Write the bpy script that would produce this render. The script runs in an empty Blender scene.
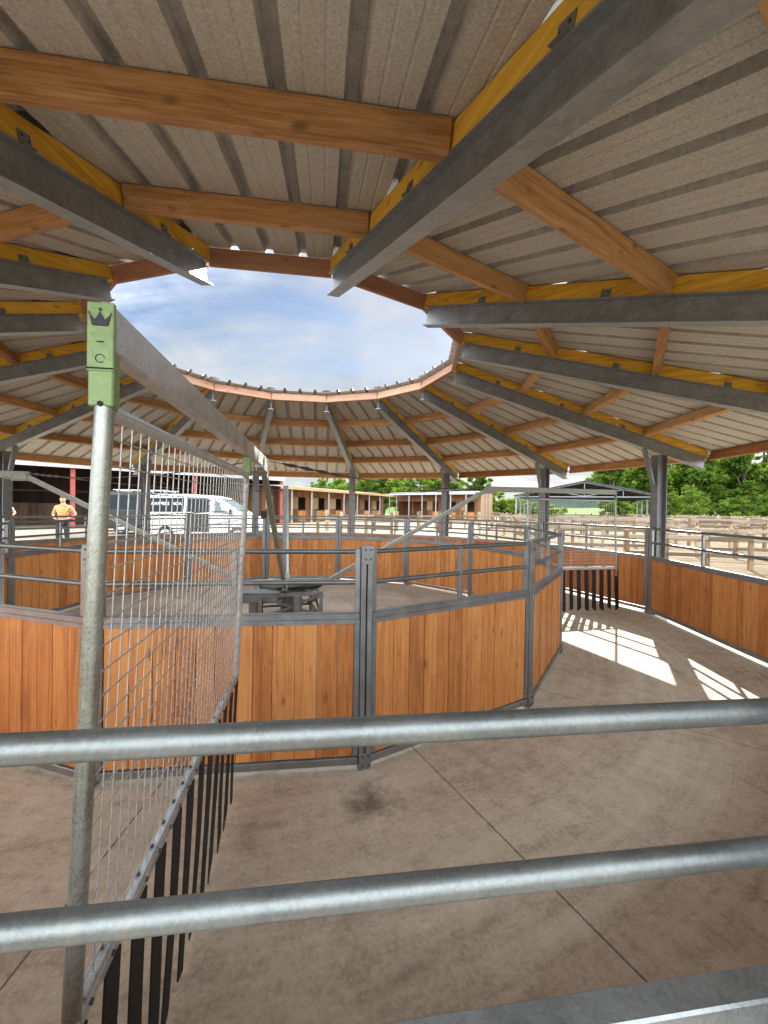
import bpy, bmesh, math, random
from mathutils import Vector, Matrix
random.seed(7)
PI = math.pi
R_ = math.radians
scene = bpy.context.scene
COL = scene.collection

# ------------------------------------------------------------------ camera
YAW, PITCH, ROLL, FPX = -0.2206, -0.0106, 0.0153, 425.0
CD = 6.756                                     # camera to centre of the walker
cam = bpy.data.cameras.new('camera')
co = bpy.data.objects.new('camera', cam)
COL.objects.link(co)
cam.sensor_fit = 'HORIZONTAL'
cam.sensor_width = 36
cam.lens = FPX / 768 * 36
cam.clip_start = 0.02
cam.clip_end = 3000
co.matrix_world = Matrix.Translation((0, 0, 1.8)) @ Matrix.Rotation(YAW, 4, 'Z') @ Matrix.Rotation(PI/2 + PITCH, 4, 'X') @ Matrix.Rotation(ROLL, 4, 'Z')
scene.camera = co
ER = Vector((math.cos(YAW), math.sin(YAW), 0))
EF = Vector((-math.sin(YAW), math.cos(YAW), 0))
GZ = 0.25                                      # level of the yard outside


def W(X, Y, Z=0.0):                             # X right of and Y ahead of the camera's stand
    p = ER*X + EF*Y
    return Vector((p.x, p.y, Z))


def PX(x, Y, Z=0.0):
    return W((x - 384)/FPX*Y, Y, Z)


# ------------------------------------------------------------------ node helpers
class NT:
    def __init__(s, name):
        s.m = bpy.data.materials.new(name)
        s.m.use_nodes = True
        s.t = s.m.node_tree
        s.t.nodes.clear()
        s.out = s.n('ShaderNodeOutputMaterial')

    def n(s, typ, **kw):
        nd = s.t.nodes.new(typ)
        for k, v in kw.items():
            setattr(nd, k, v)
        return nd

    def l(s, a, b):
        s.t.links.new(a, b)

    def val(s, v):
        nd = s.n('ShaderNodeValue')
        nd.outputs[0].default_value = v
        return nd.outputs[0]

    def setin(s, nd, i, v):
        if hasattr(v, 'is_output') or isinstance(v, bpy.types.NodeSocket):
            s.l(v, nd.inputs[i])
        else:
            nd.inputs[i].default_value = v

    def math(s, op, a, b=0.0, clamp=False):
        nd = s.n('ShaderNodeMath', operation=op)
        nd.use_clamp = clamp
        s.setin(nd, 0, a)
        s.setin(nd, 1, b)
        return nd.outputs[0]

    def mix(s, fac, a, b, blend='MIX'):
        nd = s.n('ShaderNodeMix', data_type='RGBA', blend_type=blend)
        s.setin(nd, 0, fac)
        s.setin(nd, 6, a if not isinstance(a, tuple) else (*a, 1)[:4])
        s.setin(nd, 7, b if not isinstance(b, tuple) else (*b, 1)[:4])
        return nd.outputs[2]

    def ramp(s, fac, stops):
        nd = s.n('ShaderNodeValToRGB')
        s.l(fac, nd.inputs[0])
        el = nd.color_ramp.elements
        while len(el) > 1:
            el.remove(el[-1])
        for i, (p, c) in enumerate(stops):
            e = el[0] if i == 0 else el.new(p)
            e.position = p
            e.color = (*c, 1) if len(c) == 3 else c
        return nd.outputs[0]

    def fac(s, fac, lo, hi):
        nd = s.n('ShaderNodeMapRange')
        nd.clamp = True
        s.setin(nd, 0, fac)
        nd.inputs[1].default_value = lo
        nd.inputs[2].default_value = hi
        return nd.outputs[0]

    def noise(s, vec, scale, detail=4, rough=.55, dist=0):
        nd = s.n('ShaderNodeTexNoise')
        if vec is not None:
            s.l(vec, nd.inputs['Vector'])
        nd.inputs['Scale'].default_value = scale
        nd.inputs['Detail'].default_value = detail
        nd.inputs['Roughness'].default_value = rough
        nd.inputs['Distortion'].default_value = dist
        return nd.outputs[0]

    def voro(s, vec, scale, feature='F1', out=0):
        nd = s.n('ShaderNodeTexVoronoi', feature=feature)
        s.l(vec, nd.inputs['Vector'])
        nd.inputs['Scale'].default_value = scale
        return nd.outputs[out]

    def obj(s):
        return s.n('ShaderNodeTexCoord').outputs['Object']

    def mapping(s, vec, scale=(1, 1, 1), loc=(0, 0, 0)):
        nd = s.n('ShaderNodeMapping')
        s.l(vec, nd.inputs[0])
        s.setin(nd, 1, loc)
        nd.inputs[3].default_value = scale
        return nd.outputs[0]

    def rnd(s):
        """per-object random plus the per-board value stored on the mesh"""
        a = s.n('ShaderNodeObjectInfo').outputs['Random']
        b = s.n('ShaderNodeAttribute', attribute_name='rnd').outputs['Fac']
        return s.math('FRACT', s.math('ADD', s.math('MULTIPLY', a, 7.31), b))

    def bump(s, h, strength=.3, dist=.01):
        nd = s.n('ShaderNodeBump')
        nd.inputs['Strength'].default_value = strength
        nd.inputs['Distance'].default_value = dist
        s.l(h, nd.inputs['Height'])
        return nd.outputs[0]

    def pbr(s, color, rough=.6, metal=0.0, normal=None, spec=.5):
        b = s.n('ShaderNodeBsdfPrincipled')
        s.setin(b, 'Base Color', color if not isinstance(color, tuple) else (*color, 1)[:4])
        s.setin(b, 'Roughness', rough)
        s.setin(b, 'Metallic', metal)
        b.inputs['Specular IOR Level'].default_value = spec
        if normal is not None:
            s.l(normal, b.inputs['Normal'])
        s.l(b.outputs[0], s.out.inputs[0])
        return b


def wood(name, c_dark, c_mid, c_light, axis='z', rough=.65, knots=1.0, spread=.5):
    m = NT(name)
    rnd = m.rnd()
    off = m.n('ShaderNodeCombineXYZ')
    m.l(m.math('MULTIPLY', rnd, 37.0), off.inputs[0])
    m.l(m.math('MULTIPLY', rnd, 23.0), off.inputs[1])
    m.l(m.math('MULTIPLY', rnd, 51.0), off.inputs[2])
    sc = {'z': (22, 22, 1.1), 'x': (1.1, 22, 22), 'y': (22, 1.1, 22)}[axis]
    ks = {'z': (9, 9, 4.2), 'x': (4.2, 9, 9), 'y': (9, 4.2, 9)}[axis]
    o = m.obj()
    warp = m.n('ShaderNodeTexNoise')
    m.l(m.mapping(o, ks, off.outputs[0]), warp.inputs['Vector'])
    warp.inputs['Scale'].default_value = .6
    g = m.n('ShaderNodeVectorMath', operation='ADD')
    m.l(m.mapping(o, sc, off.outputs[0]), g.inputs[0])
    wv = m.n('ShaderNodeVectorMath', operation='SCALE')
    m.l(warp.outputs[1], wv.inputs[0])
    wv.inputs['Scale'].default_value = 2.2
    m.l(wv.outputs[0], g.inputs[1])
    grain = m.noise(g.outputs[0], 1.0, 6, .6)
    fine = m.noise(m.mapping(o, tuple(v*5 if v > 5 else v*2 for v in sc), off.outputs[0]), 1.0, 5, .65)
    tone = m.math('ADD', m.math('MULTIPLY', m.math('SUBTRACT', grain, .5), 1.5), m.math('ADD', .5, m.math('MULTIPLY', m.math('SUBTRACT', rnd, .5), spread*1.6)))
    tone = m.math('ADD', tone, m.math('MULTIPLY', m.math('SUBTRACT', fine, .5), 1.5))
    col = m.ramp(tone, [(.1, c_dark), (.5, c_mid), (.92, c_light)])
    kv = m.n('ShaderNodeVectorMath', operation='ADD')
    m.l(m.mapping(o, ks, off.outputs[0]), kv.inputs[0])
    ws = m.n('ShaderNodeVectorMath', operation='SCALE')
    m.l(warp.outputs[1], ws.inputs[0])
    ws.inputs['Scale'].default_value = .35
    m.l(ws.outputs[0], kv.inputs[1])
    kd = m.voro(kv.outputs[0], .78)
    kn = m.math('MULTIPLY', m.math('SUBTRACT', 1.0, m.fac(kd, .05, .17)), .7*knots)
    col = m.mix(kn, col, tuple(v*.42 for v in c_dark))
    dirt = m.fac(m.noise(o, 1.7, 5, .65), .52, .8)
    col = m.mix(m.math('MULTIPLY', dirt, .35), col, (c_dark[0]*.6, c_dark[1]*.65, c_dark[2]*.8))
    m.pbr(col, rough, 0, m.bump(m.math('ADD', grain, m.math('MULTIPLY', fine, .5)), .35, .004), .3)
    return m.m


def galv(name, c=(.50, .52, .53), metal=.75, rough=.42, spangle=45, dirt=.3, tint=(.35, .33, .28)):
    m = NT(name)
    o = m.obj()
    fn = m.noise(o, spangle*2.2, 4, .7)
    sp = m.voro(o, spangle, out=1)
    bw = m.n('ShaderNodeRGBToBW')
    m.l(sp, bw.inputs[0])
    n1 = m.noise(o, 6, 6, .65)
    n2 = m.noise(m.mapping(o, (30, 30, 3)), 1, 4, .6)
    f = m.math('ADD', m.math('ADD', m.math('MULTIPLY', m.math('SUBTRACT', bw.outputs[0], .5), .22), m.math('MULTIPLY', m.math('SUBTRACT', fn, .5), .75)), m.math('ADD', m.math('MULTIPLY', m.math('SUBTRACT', n1, .5), .9), .5))
    col = m.ramp(f, [(.1, tuple(v*.55 for v in c)), (.9, tuple(min(1, v*1.35) for v in c))])
    col = m.mix(m.math('MULTIPLY', m.fac(n2, .5, .75), dirt), col, tint)
    r = m.math('ADD', m.math('ADD', m.math('MULTIPLY', m.math('SUBTRACT', n1, .5), .35), m.math('MULTIPLY', m.math('SUBTRACT', fn, .5), .6)), rough)
    m.pbr(col, r, metal, m.bump(m.math('ADD', n1, m.math('ADD', m.math('MULTIPLY', bw.outputs[0], .3), m.math('MULTIPLY', fn, .4))), .1, .003), .5)
    return m.m


def plain(name, c, rough=.6, metal=0.0, var=.25, scale=8):
    m = NT(name)
    n = m.noise(m.obj(), scale, 5, .6)
    col = m.ramp(n, [(.25, tuple(v*(1-var) for v in c)), (.75, tuple(min(1, v*(1+var)) for v in c))])
    m.pbr(col, rough, metal, m.bump(n, .15, .004))
    return m.m


def glass(name, c=(.02, .025, .03)):
    m = NT(name)
    m.pbr(c, .1, 0, None, .06)
    return m.m


def leaf(name, c_dark, c_light):
    m = NT(name)
    a = m.n('ShaderNodeAttribute', attribute_name='rnd').outputs['Fac']
    ob = m.n('ShaderNodeObjectInfo').outputs['Random']
    f = m.math('ADD', m.math('MULTIPLY', a, .8), m.math('MULTIPLY', ob, .3))
    col = m.ramp(f, [(0, c_dark), (1, c_light)])
    d = m.n('ShaderNodeBsdfDiffuse')
    t = m.n('ShaderNodeBsdfTranslucent')
    m.l(col, d.inputs[0])
    m.l(m.mix(.5, col, (c_light[0]*1.6, c_light[1]*1.5, c_light[2]*.6)), t.inputs[0])
    mx = m.n('ShaderNodeMixShader')
    mx.inputs[0].default_value = .38
    m.l(d.outputs[0], mx.inputs[1])
    m.l(t.outputs[0], mx.inputs[2])
    m.l(mx.outputs[0], m.out.inputs[0])
    return m.m


M = {}
M['plank'] = wood('larch_plank', (.33, .115, .032), (.50, .192, .052), (.60, .27, .088), 'z', spread=.36)
M['plank_pale'] = wood('sunbleached_plank', (.25, .11, .045), (.40, .19, .075), (.52, .30, .14), 'z', spread=.75)
M['purlin'] = wood('douglas_purlin', (.27, .125, .046), (.45, .235, .092), (.58, .35, .165), 'x', spread=.45)
M['rim'] = wood('pinkish_rim_timber', (.27, .13, .075), (.40, .21, .13), (.48, .28, .18), 'x', spread=.3)
M['bearer'] = wood('yellow_bearer_timber', (.55, .28, .028), (.78, .47, .055), (.85, .56, .09), 'y', knots=.8, spread=.25)
M['weathered'] = wood('weathered_rail', (.10, .07, .042), (.18, .135, .088), (.27, .215, .155), 'x', spread=.8)
M['weathered_post'] = wood('weathered_post', (.14, .088, .045), (.25, .165, .09), (.35, .255, .155), 'z', spread=.6)
M['stable_wood'] = wood('stable_boards', (.11, .048, .02), (.19, .088, .038), (.25, .125, .06), 'z', spread=.5)
M['gable_wood'] = wood('pale_gable_boards', (.29, .19, .11), (.40, .28, .18), (.47, .35, .24), 'z', spread=.4)
M['fascia_wood'] = wood('fascia_timber', (.40, .20, .06), (.55, .30, .11), (.62, .38, .16), 'x', spread=.3)
M['galv'] = galv('galvanised_steel', (.275, .29, .29), spangle=110)
M['galv_rail'] = galv('galvanised_tube', (.20, .218, .212), .8, .45, 150, .25, (.30, .27, .21))
M['galv_bright'] = galv('bright_galvanised_beam', (.52, .54, .55), .5, .36, 45, .25, (.50, .49, .46))
M['rafter'] = galv('rafter_steel', (.30, .325, .34), .6, .44, 24, .25, (.22, .22, .22))
M['post'] = galv('post_steel', (.24, .25, .26), .5, .5, 34, .3, (.24, .22, .19))
M['rib'] = galv('rib_groove', (.45, .445, .42), .1, .7, 60, .3, (.15, .14, .12))  # rib grooves, slightly darker than the fleece pans
M['wire'] = galv('mesh_wire', (.52, .52, .49), .5, .4, 110)
M['strut'] = galv('strut_steel', (.30, .31, .27), .5, .45, 60, .4, (.22, .25, .15))
M['green'] = galv('green_tinged_steel', (.20, .28, .115), .3, .5, 60, .35, (.20, .26, .12))
M['greenish'] = galv('green_tinged_tube', (.33, .345, .305), .75, .34, 90, .35, (.22, .27, .15))
M['black'] = plain('black_rubber', (.012, .012, .012), .75)
M['dark'] = plain('dark_gap', (.012, .012, .011), .8)
M['crown'] = plain('dark_decal', (.018, .022, .03), .6)
M['red'] = plain('red_oxide_steel', (.36, .07, .055), .55)
M['bolt'] = plain('bolt_steel', (.10, .10, .10), .45, .6)
M['trunk'] = plain('bark', (.10, .075, .05), .9, 0, .4, 14)
M['white_metal'] = plain('white_sheet_metal', (.42, .43, .43), .4, .1, .08, 2)
M['grey_roof'] = plain('grey_sheet_roof', (.060, .063, .078), .6, .1, .12, 2)
M['barn_fascia'] = plain('pale_barn_fascia', (.55, .55, .55), .5, .1, .12, 3)
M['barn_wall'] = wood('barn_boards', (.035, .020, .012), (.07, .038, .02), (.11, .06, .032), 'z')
M['van_white'] = plain('white_van_paint', (.74, .73, .70), .25, 0, .05, 1)
M['van_black'] = plain('black_van_paint', (.012, .012, .014), .5, 0, .1, 1)
M['glass'] = glass('dark_glass')
M['glass_clear'] = glass('window_glass', (.10, .15, .16))
M['lettering'] = plain('white_lettering', (.78, .78, .78), .5, 0, .02, 3)
M['tyre'] = plain('tyre_rubber', (.02, .02, .02), .85)
M['rimsilver'] = plain('wheel_silver', (.5, .5, .5), .35, .7, .1, 5)
M['lamp_red'] = plain('red_lens', (.35, .02, .02), .2)
M['lamp_clear'] = plain('clear_lens', (.7, .72, .74), .15)
M['skin'] = plain('skin', (.52, .29, .19), .55, 0, .08, 12)
M['shirt'] = plain('ochre_shirt', (.46, .27, .10), .85, 0, .15, 14)
M['white_shirt'] = plain('white_shirt', (.66, .66, .68), .85, 0, .08, 14)
M['trousers'] = plain('dark_trousers', (.018, .018, .022), .85, 0, .2, 14)
M['hair'] = plain('brown_hair', (.11, .045, .022), .7, 0, .3, 40)
M['eye'] = plain('eye', (.03, .02, .015), .2)
M['shoe'] = plain('shoe_leather', (.05, .035, .025), .6)
M['leaf_a'] = leaf('leaf_deep_green', (.016, .05, .010), (.13, .21, .035))
M['leaf_b'] = leaf('leaf_mid_green', (.028, .075, .014), (.19, .28, .045))
M['leaf_c'] = leaf('leaf_bright_green', (.06, .12, .02), (.22, .31, .06))

# underside fleece of the roof sheets
m = NT('roof_fleece')
o = m.obj()
sp = m.noise(o, 70, 3, .75)
bl = m.noise(o, 2.2, 5, .6)
st = m.noise(m.mapping(o, (30, .6, 30)), 1, 4, .6)
col = m.ramp(m.math('ADD', m.math('MULTIPLY', m.math('SUBTRACT', sp, .5), 1.5), .5), [(.15, (.36, .355, .32)), (.85, (.655, .65, .60))])
col = m.mix(m.math('MULTIPLY', m.fac(bl, .45, .75), .22), col, (.40, .365, .315))
col = m.mix(m.math('MULTIPLY', m.fac(st, .5, .8), .3), col, (.42, .39, .345))
m.pbr(col, .9, 0, m.bump(sp, .25, .004), .1)
M['fleece'] = m.m
M['roof_top'] = galv('roof_sheet_top', (.36, .37, .38), .4, .45, 10, .2)

# concrete floor of the track: stains, wear streaks, saw-cut joints
m = NT('track_concrete')
o = m.obj()
n1 = m.noise(o, .9, 7, .62)
n2 = m.noise(o, 9, 6, .7)
sepx = m.n('ShaderNodeSeparateXYZ')
m.l(o, sepx.inputs[0])
ang = m.math('ARCTAN2', sepx.outputs[0], m.math('MULTIPLY', sepx.outputs[1], -1))
ln = m.n('ShaderNodeVectorMath', operation='LENGTH')
m.l(o, ln.inputs[0])
rad = ln.outputs['Value']
cv = m.n('ShaderNodeCombineXYZ')
m.l(m.math('MULTIPLY', rad, 9.0), cv.inputs[0])
m.l(m.math('MULTIPLY', ang, 3.0), cv.inputs[1])
streak = m.noise(cv.outputs[0], 1.0, 6, .65, .6)
cv2 = m.n('ShaderNodeCombineXYZ')
m.l(m.math('MULTIPLY', rad, 1.2), cv2.inputs[0])
m.l(m.math('MULTIPLY', ang, 40.0), cv2.inputs[1])
broom = m.noise(cv2.outputs[0], 1.0, 5, .7)
t = m.math('ADD', m.math('MULTIPLY', m.math('SUBTRACT', n1, .5), .9), .5)
t = m.math('ADD', t, m.math('MULTIPLY', m.math('SUBTRACT', streak, .5), .9))
t = m.math('ADD', t, m.math('MULTIPLY', m.math('SUBTRACT', broom, .5), .3))
n4 = m.noise(o, 42, 5, .75)
t = m.math('ADD', t, m.math('MULTIPLY', m.math('SUBTRACT', n4, .5), 1.1))
t = m.math('ADD', t, m.math('MULTIPLY', m.math('SUBTRACT', n2, .5), 1.1))
col = m.ramp(t, [(.0, (.26, .21, .155)), (.5, (.515, .442, .345)), (1, (.67, .605, .49))])
spots = m.math('SUBTRACT', 1.0, m.fac(m.voro(o, 7.3), .04, .10))
col = m.mix(m.math('MULTIPLY', m.math('MULTIPLY', spots, m.fac(n1, .45, .6)), .6), col, (.12, .095, .075))
crk = m.fac(m.voro(m.mapping(o, (1, 1, 1), (.3, .9, 0)), .45, 'DISTANCE_TO_EDGE'), .002, .012)
crf = m.fac(m.noise(o, .8, 3, .5), .50, .62)
col = m.mix(m.math('MULTIPLY', m.math('MULTIPLY', m.math('SUBTRACT', 1.0, crk), crf), .35), col, (.10, .08, .06))
dk = m.fac(m.noise(m.mapping(o, (1, 1, 1), (3.7, 1.2, 0)), 1.6, 8, .75), .54, .72)
col = m.mix(m.math('MULTIPLY', dk, .5), col, (.24, .175, .115))
# one dark scuff by the pen wall
sc = m.n('ShaderNodeVectorMath', operation='DISTANCE')
m.l(o, sc.inputs[0])
SCUFF = sc
scf = m.math('SUBTRACT', 1.0, m.fac(m.math('ADD', sc.outputs['Value'], m.math('MULTIPLY', m.math('SUBTRACT', m.noise(o, 9, 8, .75), .5), .55)), .02, .22))
col = m.mix(m.math('MULTIPLY', scf, .7), col, (.06, .05, .045))
STEP = 2*PI/14
ja = m.math('ABSOLUTE', m.math('SUBTRACT', m.math('FRACT', m.math('DIVIDE', m.math('ADD', ang, 20*STEP - R_(14.1) + STEP/2), STEP)), .5))
jw = m.math('MULTIPLY', m.math('MULTIPLY', ja, STEP), rad)
joint = m.math('SUBTRACT', 1.0, m.fac(m.math('ADD', jw, m.math('MULTIPLY', m.math('SUBTRACT', n2, .5), .006)), .0025, .006))
col = m.mix(m.math('MULTIPLY', joint, .8), col, (.045, .035, .028))
m.pbr(col, m.math('ADD', .62, m.math('MULTIPLY', n2, .25)), 0, m.bump(m.math('SUBTRACT', m.math('ADD', n2, m.math('MULTIPLY', broom, .6)), m.math('MULTIPLY', joint, 2.0)), .25, .006), .35)
M['floor'] = m.m

m = NT('pen_sand')
o = m.obj()
n1 = m.noise(o, 1.1, 6, .6)
n2 = m.noise(o, 26, 5, .75)
n3 = m.noise(o, 5, 5, .7)
col = m.ramp(m.math('ADD', m.math('MULTIPLY', m.math('SUBTRACT', n2, .5), 1.2), n1), [(.2, (.20, .15, .115)), (.8, (.46, .375, .30))])
m.pbr(col, .95, 0, m.bump(m.math('ADD', n2, m.math('MULTIPLY', n3, 2)), .8, .03), .1)
M['sand'] = m.m

m = NT('yard_gravel')
o = m.obj()
n1 = m.noise(o, .13, 6, .6)
n2 = m.noise(o, 3, 6, .75)
n3 = m.noise(o, .5, 5, .6)
col = m.ramp(m.math('ADD', m.math('MULTIPLY', m.math('SUBTRACT', n2, .5), .7), m.math('ADD', m.math('MULTIPLY', n1, .7), m.math('MULTIPLY', n3, .3))), [(.2, (.15, .118, .082)), (.5, (.225, .187, .138)), (.8, (.30, .26, .205))])
m.pbr(col, .95, 0, m.bump(n2, .5, .03), .1)
M['yard'] = m.m

m = NT('paddock_earth')
o = m.obj()
n1 = m.noise(o, .22, 6, .65)
n2 = m.noise(o, 2.4, 7, .75)
col = m.ramp(m.math('ADD', m.math('MULTIPLY', m.math('SUBTRACT', n2, .5), .8), n1), [(.25, (.08, .057, .032)), (.5, (.14, .104, .063)), (.75, (.21, .165, .108))])
m.pbr(col, .95, 0, m.bump(n2, .8, .05), .1)
M['paddock'] = m.m

m = NT('grass')
o = m.obj()
n1 = m.noise(o, .05, 5, .6)
n2 = m.noise(o, 1.2, 5, .7)
col = m.ramp(m.math('ADD', m.math('MULTIPLY', n1, .6), m.math('MULTIPLY', n2, .4)), [(.3, (.04, .085, .01)), (.7, (.08, .145, .02))])
m.pbr(col, .95, 0, None, .1)
M['grass'] = m.m

m = NT('wooded_hill')
o = m.obj()
n1 = m.noise(o, .05, 6, .7)
n2 = m.noise(o, .3, 5, .7)
col = m.ramp(m.math('ADD', m.math('MULTIPLY', n1, .6), m.math('MULTIPLY', n2, .4)), [(.35, (.02, .036, .03)), (.65, (.05, .075, .055))])
m.pbr(col, 1, 0, None, 0)
M['hill'] = m.m


# ------------------------------------------------------------------ mesh builder
class MB:
    def __init__(s):
        s.v = []
        s.f = []
        s.mi = []
        s.rn = []
        s.sm = []

    def add(s, verts, faces, mi=0, rnd=None, smooth=False):
        b = len(s.v)
        r = random.random() if rnd is None else rnd
        s.v += [tuple(v) for v in verts]
        for f in faces:
            s.f.append(tuple(i + b for i in f))
            s.mi.append(mi)
            s.rn.append(r)
            s.sm.append(smooth)
        return s

    def hexa(s, p, mi=0, rnd=None):
        """eight points: bottom loop 0-3, top loop 4-7"""
        return s.add(p, [(3, 2, 1, 0), (4, 5, 6, 7), (0, 1, 5, 4), (1, 2, 6, 5), (2, 3, 7, 6), (3, 0, 4, 7)], mi, rnd)

    def box(s, c, size, rot=None, mi=0, rnd=None, ch=0.0):
        x, y, z = size[0]/2, size[1]/2, size[2]/2
        c = Vector(c)
        if ch > 0:
            h = min(ch, x*.9, y*.9, z*.9)
            vs, idx = [], {}
            for sx in (-1, 1):
                for sy in (-1, 1):
                    for sz in (-1, 1):
                        for k, d in enumerate(((x, y-h, z-h), (x-h, y, z-h), (x-h, y-h, z))):
                            idx[(sx, sy, sz, k)] = len(vs)
                            vs.append(Vector((sx*d[0], sy*d[1], sz*d[2])))
            fs = []
            for k in range(3):
                for sg in (-1, 1):
                    o = [a for a in range(3) if a != k]
                    loop = []
                    for a, b in ((-1, -1), (1, -1), (1, 1), (-1, 1)):
                        q = [0, 0, 0]
                        q[k] = sg
                        q[o[0]] = a
                        q[o[1]] = b
                        loop.append(idx[(*q, k)])
                    flip = (sg < 0) != (k == 1)
                    fs.append(tuple(reversed(loop)) if flip else tuple(loop))
            for k in range(3):                    # edge bevels
                o = [a for a in range(3) if a != k]
                for a in (-1, 1):
                    for b in (-1, 1):
                        def ix(t, kk):
                            q = [0, 0, 0]
                            q[k] = t
                            q[o[0]] = a
                            q[o[1]] = b
                            return idx[(*q, kk)]
                        fs.append((ix(-1, o[0]), ix(1, o[0]), ix(1, o[1]), ix(-1, o[1])))
            for sx in (-1, 1):
                for sy in (-1, 1):
                    for sz in (-1, 1):
                        fs.append(tuple(idx[(sx, sy, sz, k)] for k in range(3)))
        else:
            vs = [Vector(q) for q in ((-x, -y, -z), (x, -y, -z), (x, y, -z), (-x, y, -z), (-x, -y, z), (x, -y, z), (x, y, z), (-x, y, z))]
            fs = [(3, 2, 1, 0), (4, 5, 6, 7), (0, 1, 5, 4), (1, 2, 6, 5), (2, 3, 7, 6), (3, 0, 4, 7)]
        if rot is not None:
            vs = [rot @ v for v in vs]
        return s.add([v + c for v in vs], fs, mi, rnd)

    def frame(s, a, b, up=(0, 0, 1)):
        d = (Vector(b) - Vector(a)).normalized()
        up = Vector(up)
        if abs(d.dot(up)) > .98:
            up = Vector((0, 1, 0))
        x = d.cross(up).normalized()
        z = x.cross(d).normalized()
        return d, x, z

    def bar(s, a, b, w, h, up=(0, 0, 1), mi=0, rnd=None, ch=0.0):
        a, b = Vector(a), Vector(b)
        d, x, z = s.frame(a, b, up)
        rot = Matrix((x, d, z)).transposed()
        return s.box((a+b)/2, (w, (b-a).length, h), rot, mi, rnd, ch)

    def prof(s, a, b, pts, up=(0, 0, 1), mi=0, rnd=None, smooth=False):
        """closed profile (x, z) swept from a to b with end caps"""
        a, b = Vector(a), Vector(b)
        d, x, z = s.frame(a, b, up)
        n = len(pts)
        vs = [a + x*p[0] + z*p[1] for p in pts] + [b + x*p[0] + z*p[1] for p in pts]
        fs = [(i, (i+1) % n, n+(i+1) % n, n+i) for i in range(n)]
        s.add(vs, fs, mi, rnd, smooth)
        return s.add(vs, [tuple(range(n-1, -1, -1)), tuple(range(n, 2*n))], mi, rnd)

    def tube(s, a, b, r, seg=10, mi=0, up=(0, 0, 1), caps=True):
        a, b = Vector(a), Vector(b)
        d, x, z = s.frame(a, b, up)
        vs = []
        for p in (a, b):
            for i in range(seg):
                t = 2*PI*i/seg
                vs.append(p + x*math.cos(t)*r + z*math.sin(t)*r)
        rn = random.random()
        s.add(vs, [(i, (i+1) % seg, seg+(i+1) % seg, seg+i) for i in range(seg)], mi, rn, True)
        if caps:
            s.add(vs, [tuple(range(seg-1, -1, -1)), tuple(range(seg, 2*seg))], mi, rn)
        return s

    def path(s, pts, r, seg=8, mi=0):
        pts = [Vector(p) for p in pts]
        vs = []
        n = len(pts)
        up = Vector((0, 0, 1))
        for k, p in enumerate(pts):
            d = (pts[min(k+1, n-1)] - pts[max(k-1, 0)]).normalized()
            u = up if abs(d.z) < .95 else Vector((0, 1, 0))
            x = d.cross(u).normalized()
            z = x.cross(d)
            rr = r[k] if isinstance(r, (list, tuple)) else r
            for i in range(seg):
                t = 2*PI*i/seg
                vs.append(p + x*math.cos(t)*rr + z*math.sin(t)*rr)
        fs = [(k*seg+i, k*seg+(i+1) % seg, (k+1)*seg+(i+1) % seg, (k+1)*seg+i) for k in range(n-1) for i in range(seg)]
        rn = random.random()
        s.add(vs, fs, mi, rn, True)
        return s.add(vs, [tuple(range(seg-1, -1, -1)), tuple(range((n-1)*seg, n*seg))], mi, rn)

    def disc(s, c, r, h, seg=48, mi=0, axis=(0, 0, 1)):
        ax = Vector(axis).normalized()
        c = Vector(c)
        return s.tube(c, c + ax*h, r, seg, mi)

    def isec(s, a, b, h, w, tw, tf, up=(0, 0, 1), mi=0):
        """I section hanging above the line a-b (bottom flange on the line)"""
        p = [(-w/2, 0), (w/2, 0), (w/2, tf), (tw/2, tf), (tw/2, h-tf), (w/2, h-tf), (w/2, h), (-w/2, h), (-w/2, h-tf), (-tw/2, h-tf), (-tw/2, tf), (-w/2, tf)]
        a, b = Vector(a), Vector(b)
        d, x, z = s.frame(a, b, up)
        n = 12
        vs = [a + x*q[0] + z*q[1] for q in p] + [b + x*q[0] + z*q[1] for q in p]
        fs = [(i, (i+1) % n, n+(i+1) % n, n+i) for i in range(n)]
        for o in (0, n):
            caps = [(0, 1, 2, 11), (11, 2, 3, 10), (10, 3, 4, 9), (9, 4, 5, 8), (8, 5, 6, 7)]
            for c in caps:
                q = tuple(i + o for i in c)
                fs.append(q if o else tuple(reversed(q)))
        return s.add(vs, fs, mi)

    def build(s, name, mats, parent=None, loc=(0, 0, 0), rz=0.0):
        me = bpy.data.meshes.new(name)
        me.from_pydata(s.v, [], s.f)
        if not isinstance(mats, (list, tuple)):
            mats = [mats]
        for q in mats:
            me.materials.append(M[q] if isinstance(q, str) else q)
        at = me.attributes.new('rnd', 'FLOAT', 'FACE')
        at.data.foreach_set('value', s.rn)
        me.polygons.foreach_set('material_index', s.mi)
        me.polygons.foreach_set('use_smooth', s.sm)
        me.validate()
        me.update()
        o = bpy.data.objects.new(name, me)
        COL.objects.link(o)
        o.location = loc
        o.rotation_euler = (0, 0, rz)
        if parent is not None:
            o.parent = parent
        return o


def tag(o, label=None, cat=None, group=None, kind=None):
    if label:
        o['label'] = label
    if cat:
        o['category'] = cat
    if group:
        o['group'] = group
    if kind:
        o['kind'] = kind
    return o


def thing(name, label, cat, loc=(0, 0, 0), rz=0.0, group=None):
    o = bpy.data.objects.new(name, None)
    o.empty_display_size = .2
    COL.objects.link(o)
    o.location = loc
    o.rotation_euler = (0, 0, rz)
    return tag(o, label, cat, group)


def dup(o, parent=None, rz=None, loc=None):
    c = o.copy()
    COL.objects.link(c)
    c.parent = parent
    if rz is not None:
        c.rotation_euler = (c.rotation_euler[0], c.rotation_euler[1], rz)
    if loc is not None:
        c.location = loc
    for ch in list(o.children):
        dup(ch, c)
    return c


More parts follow.
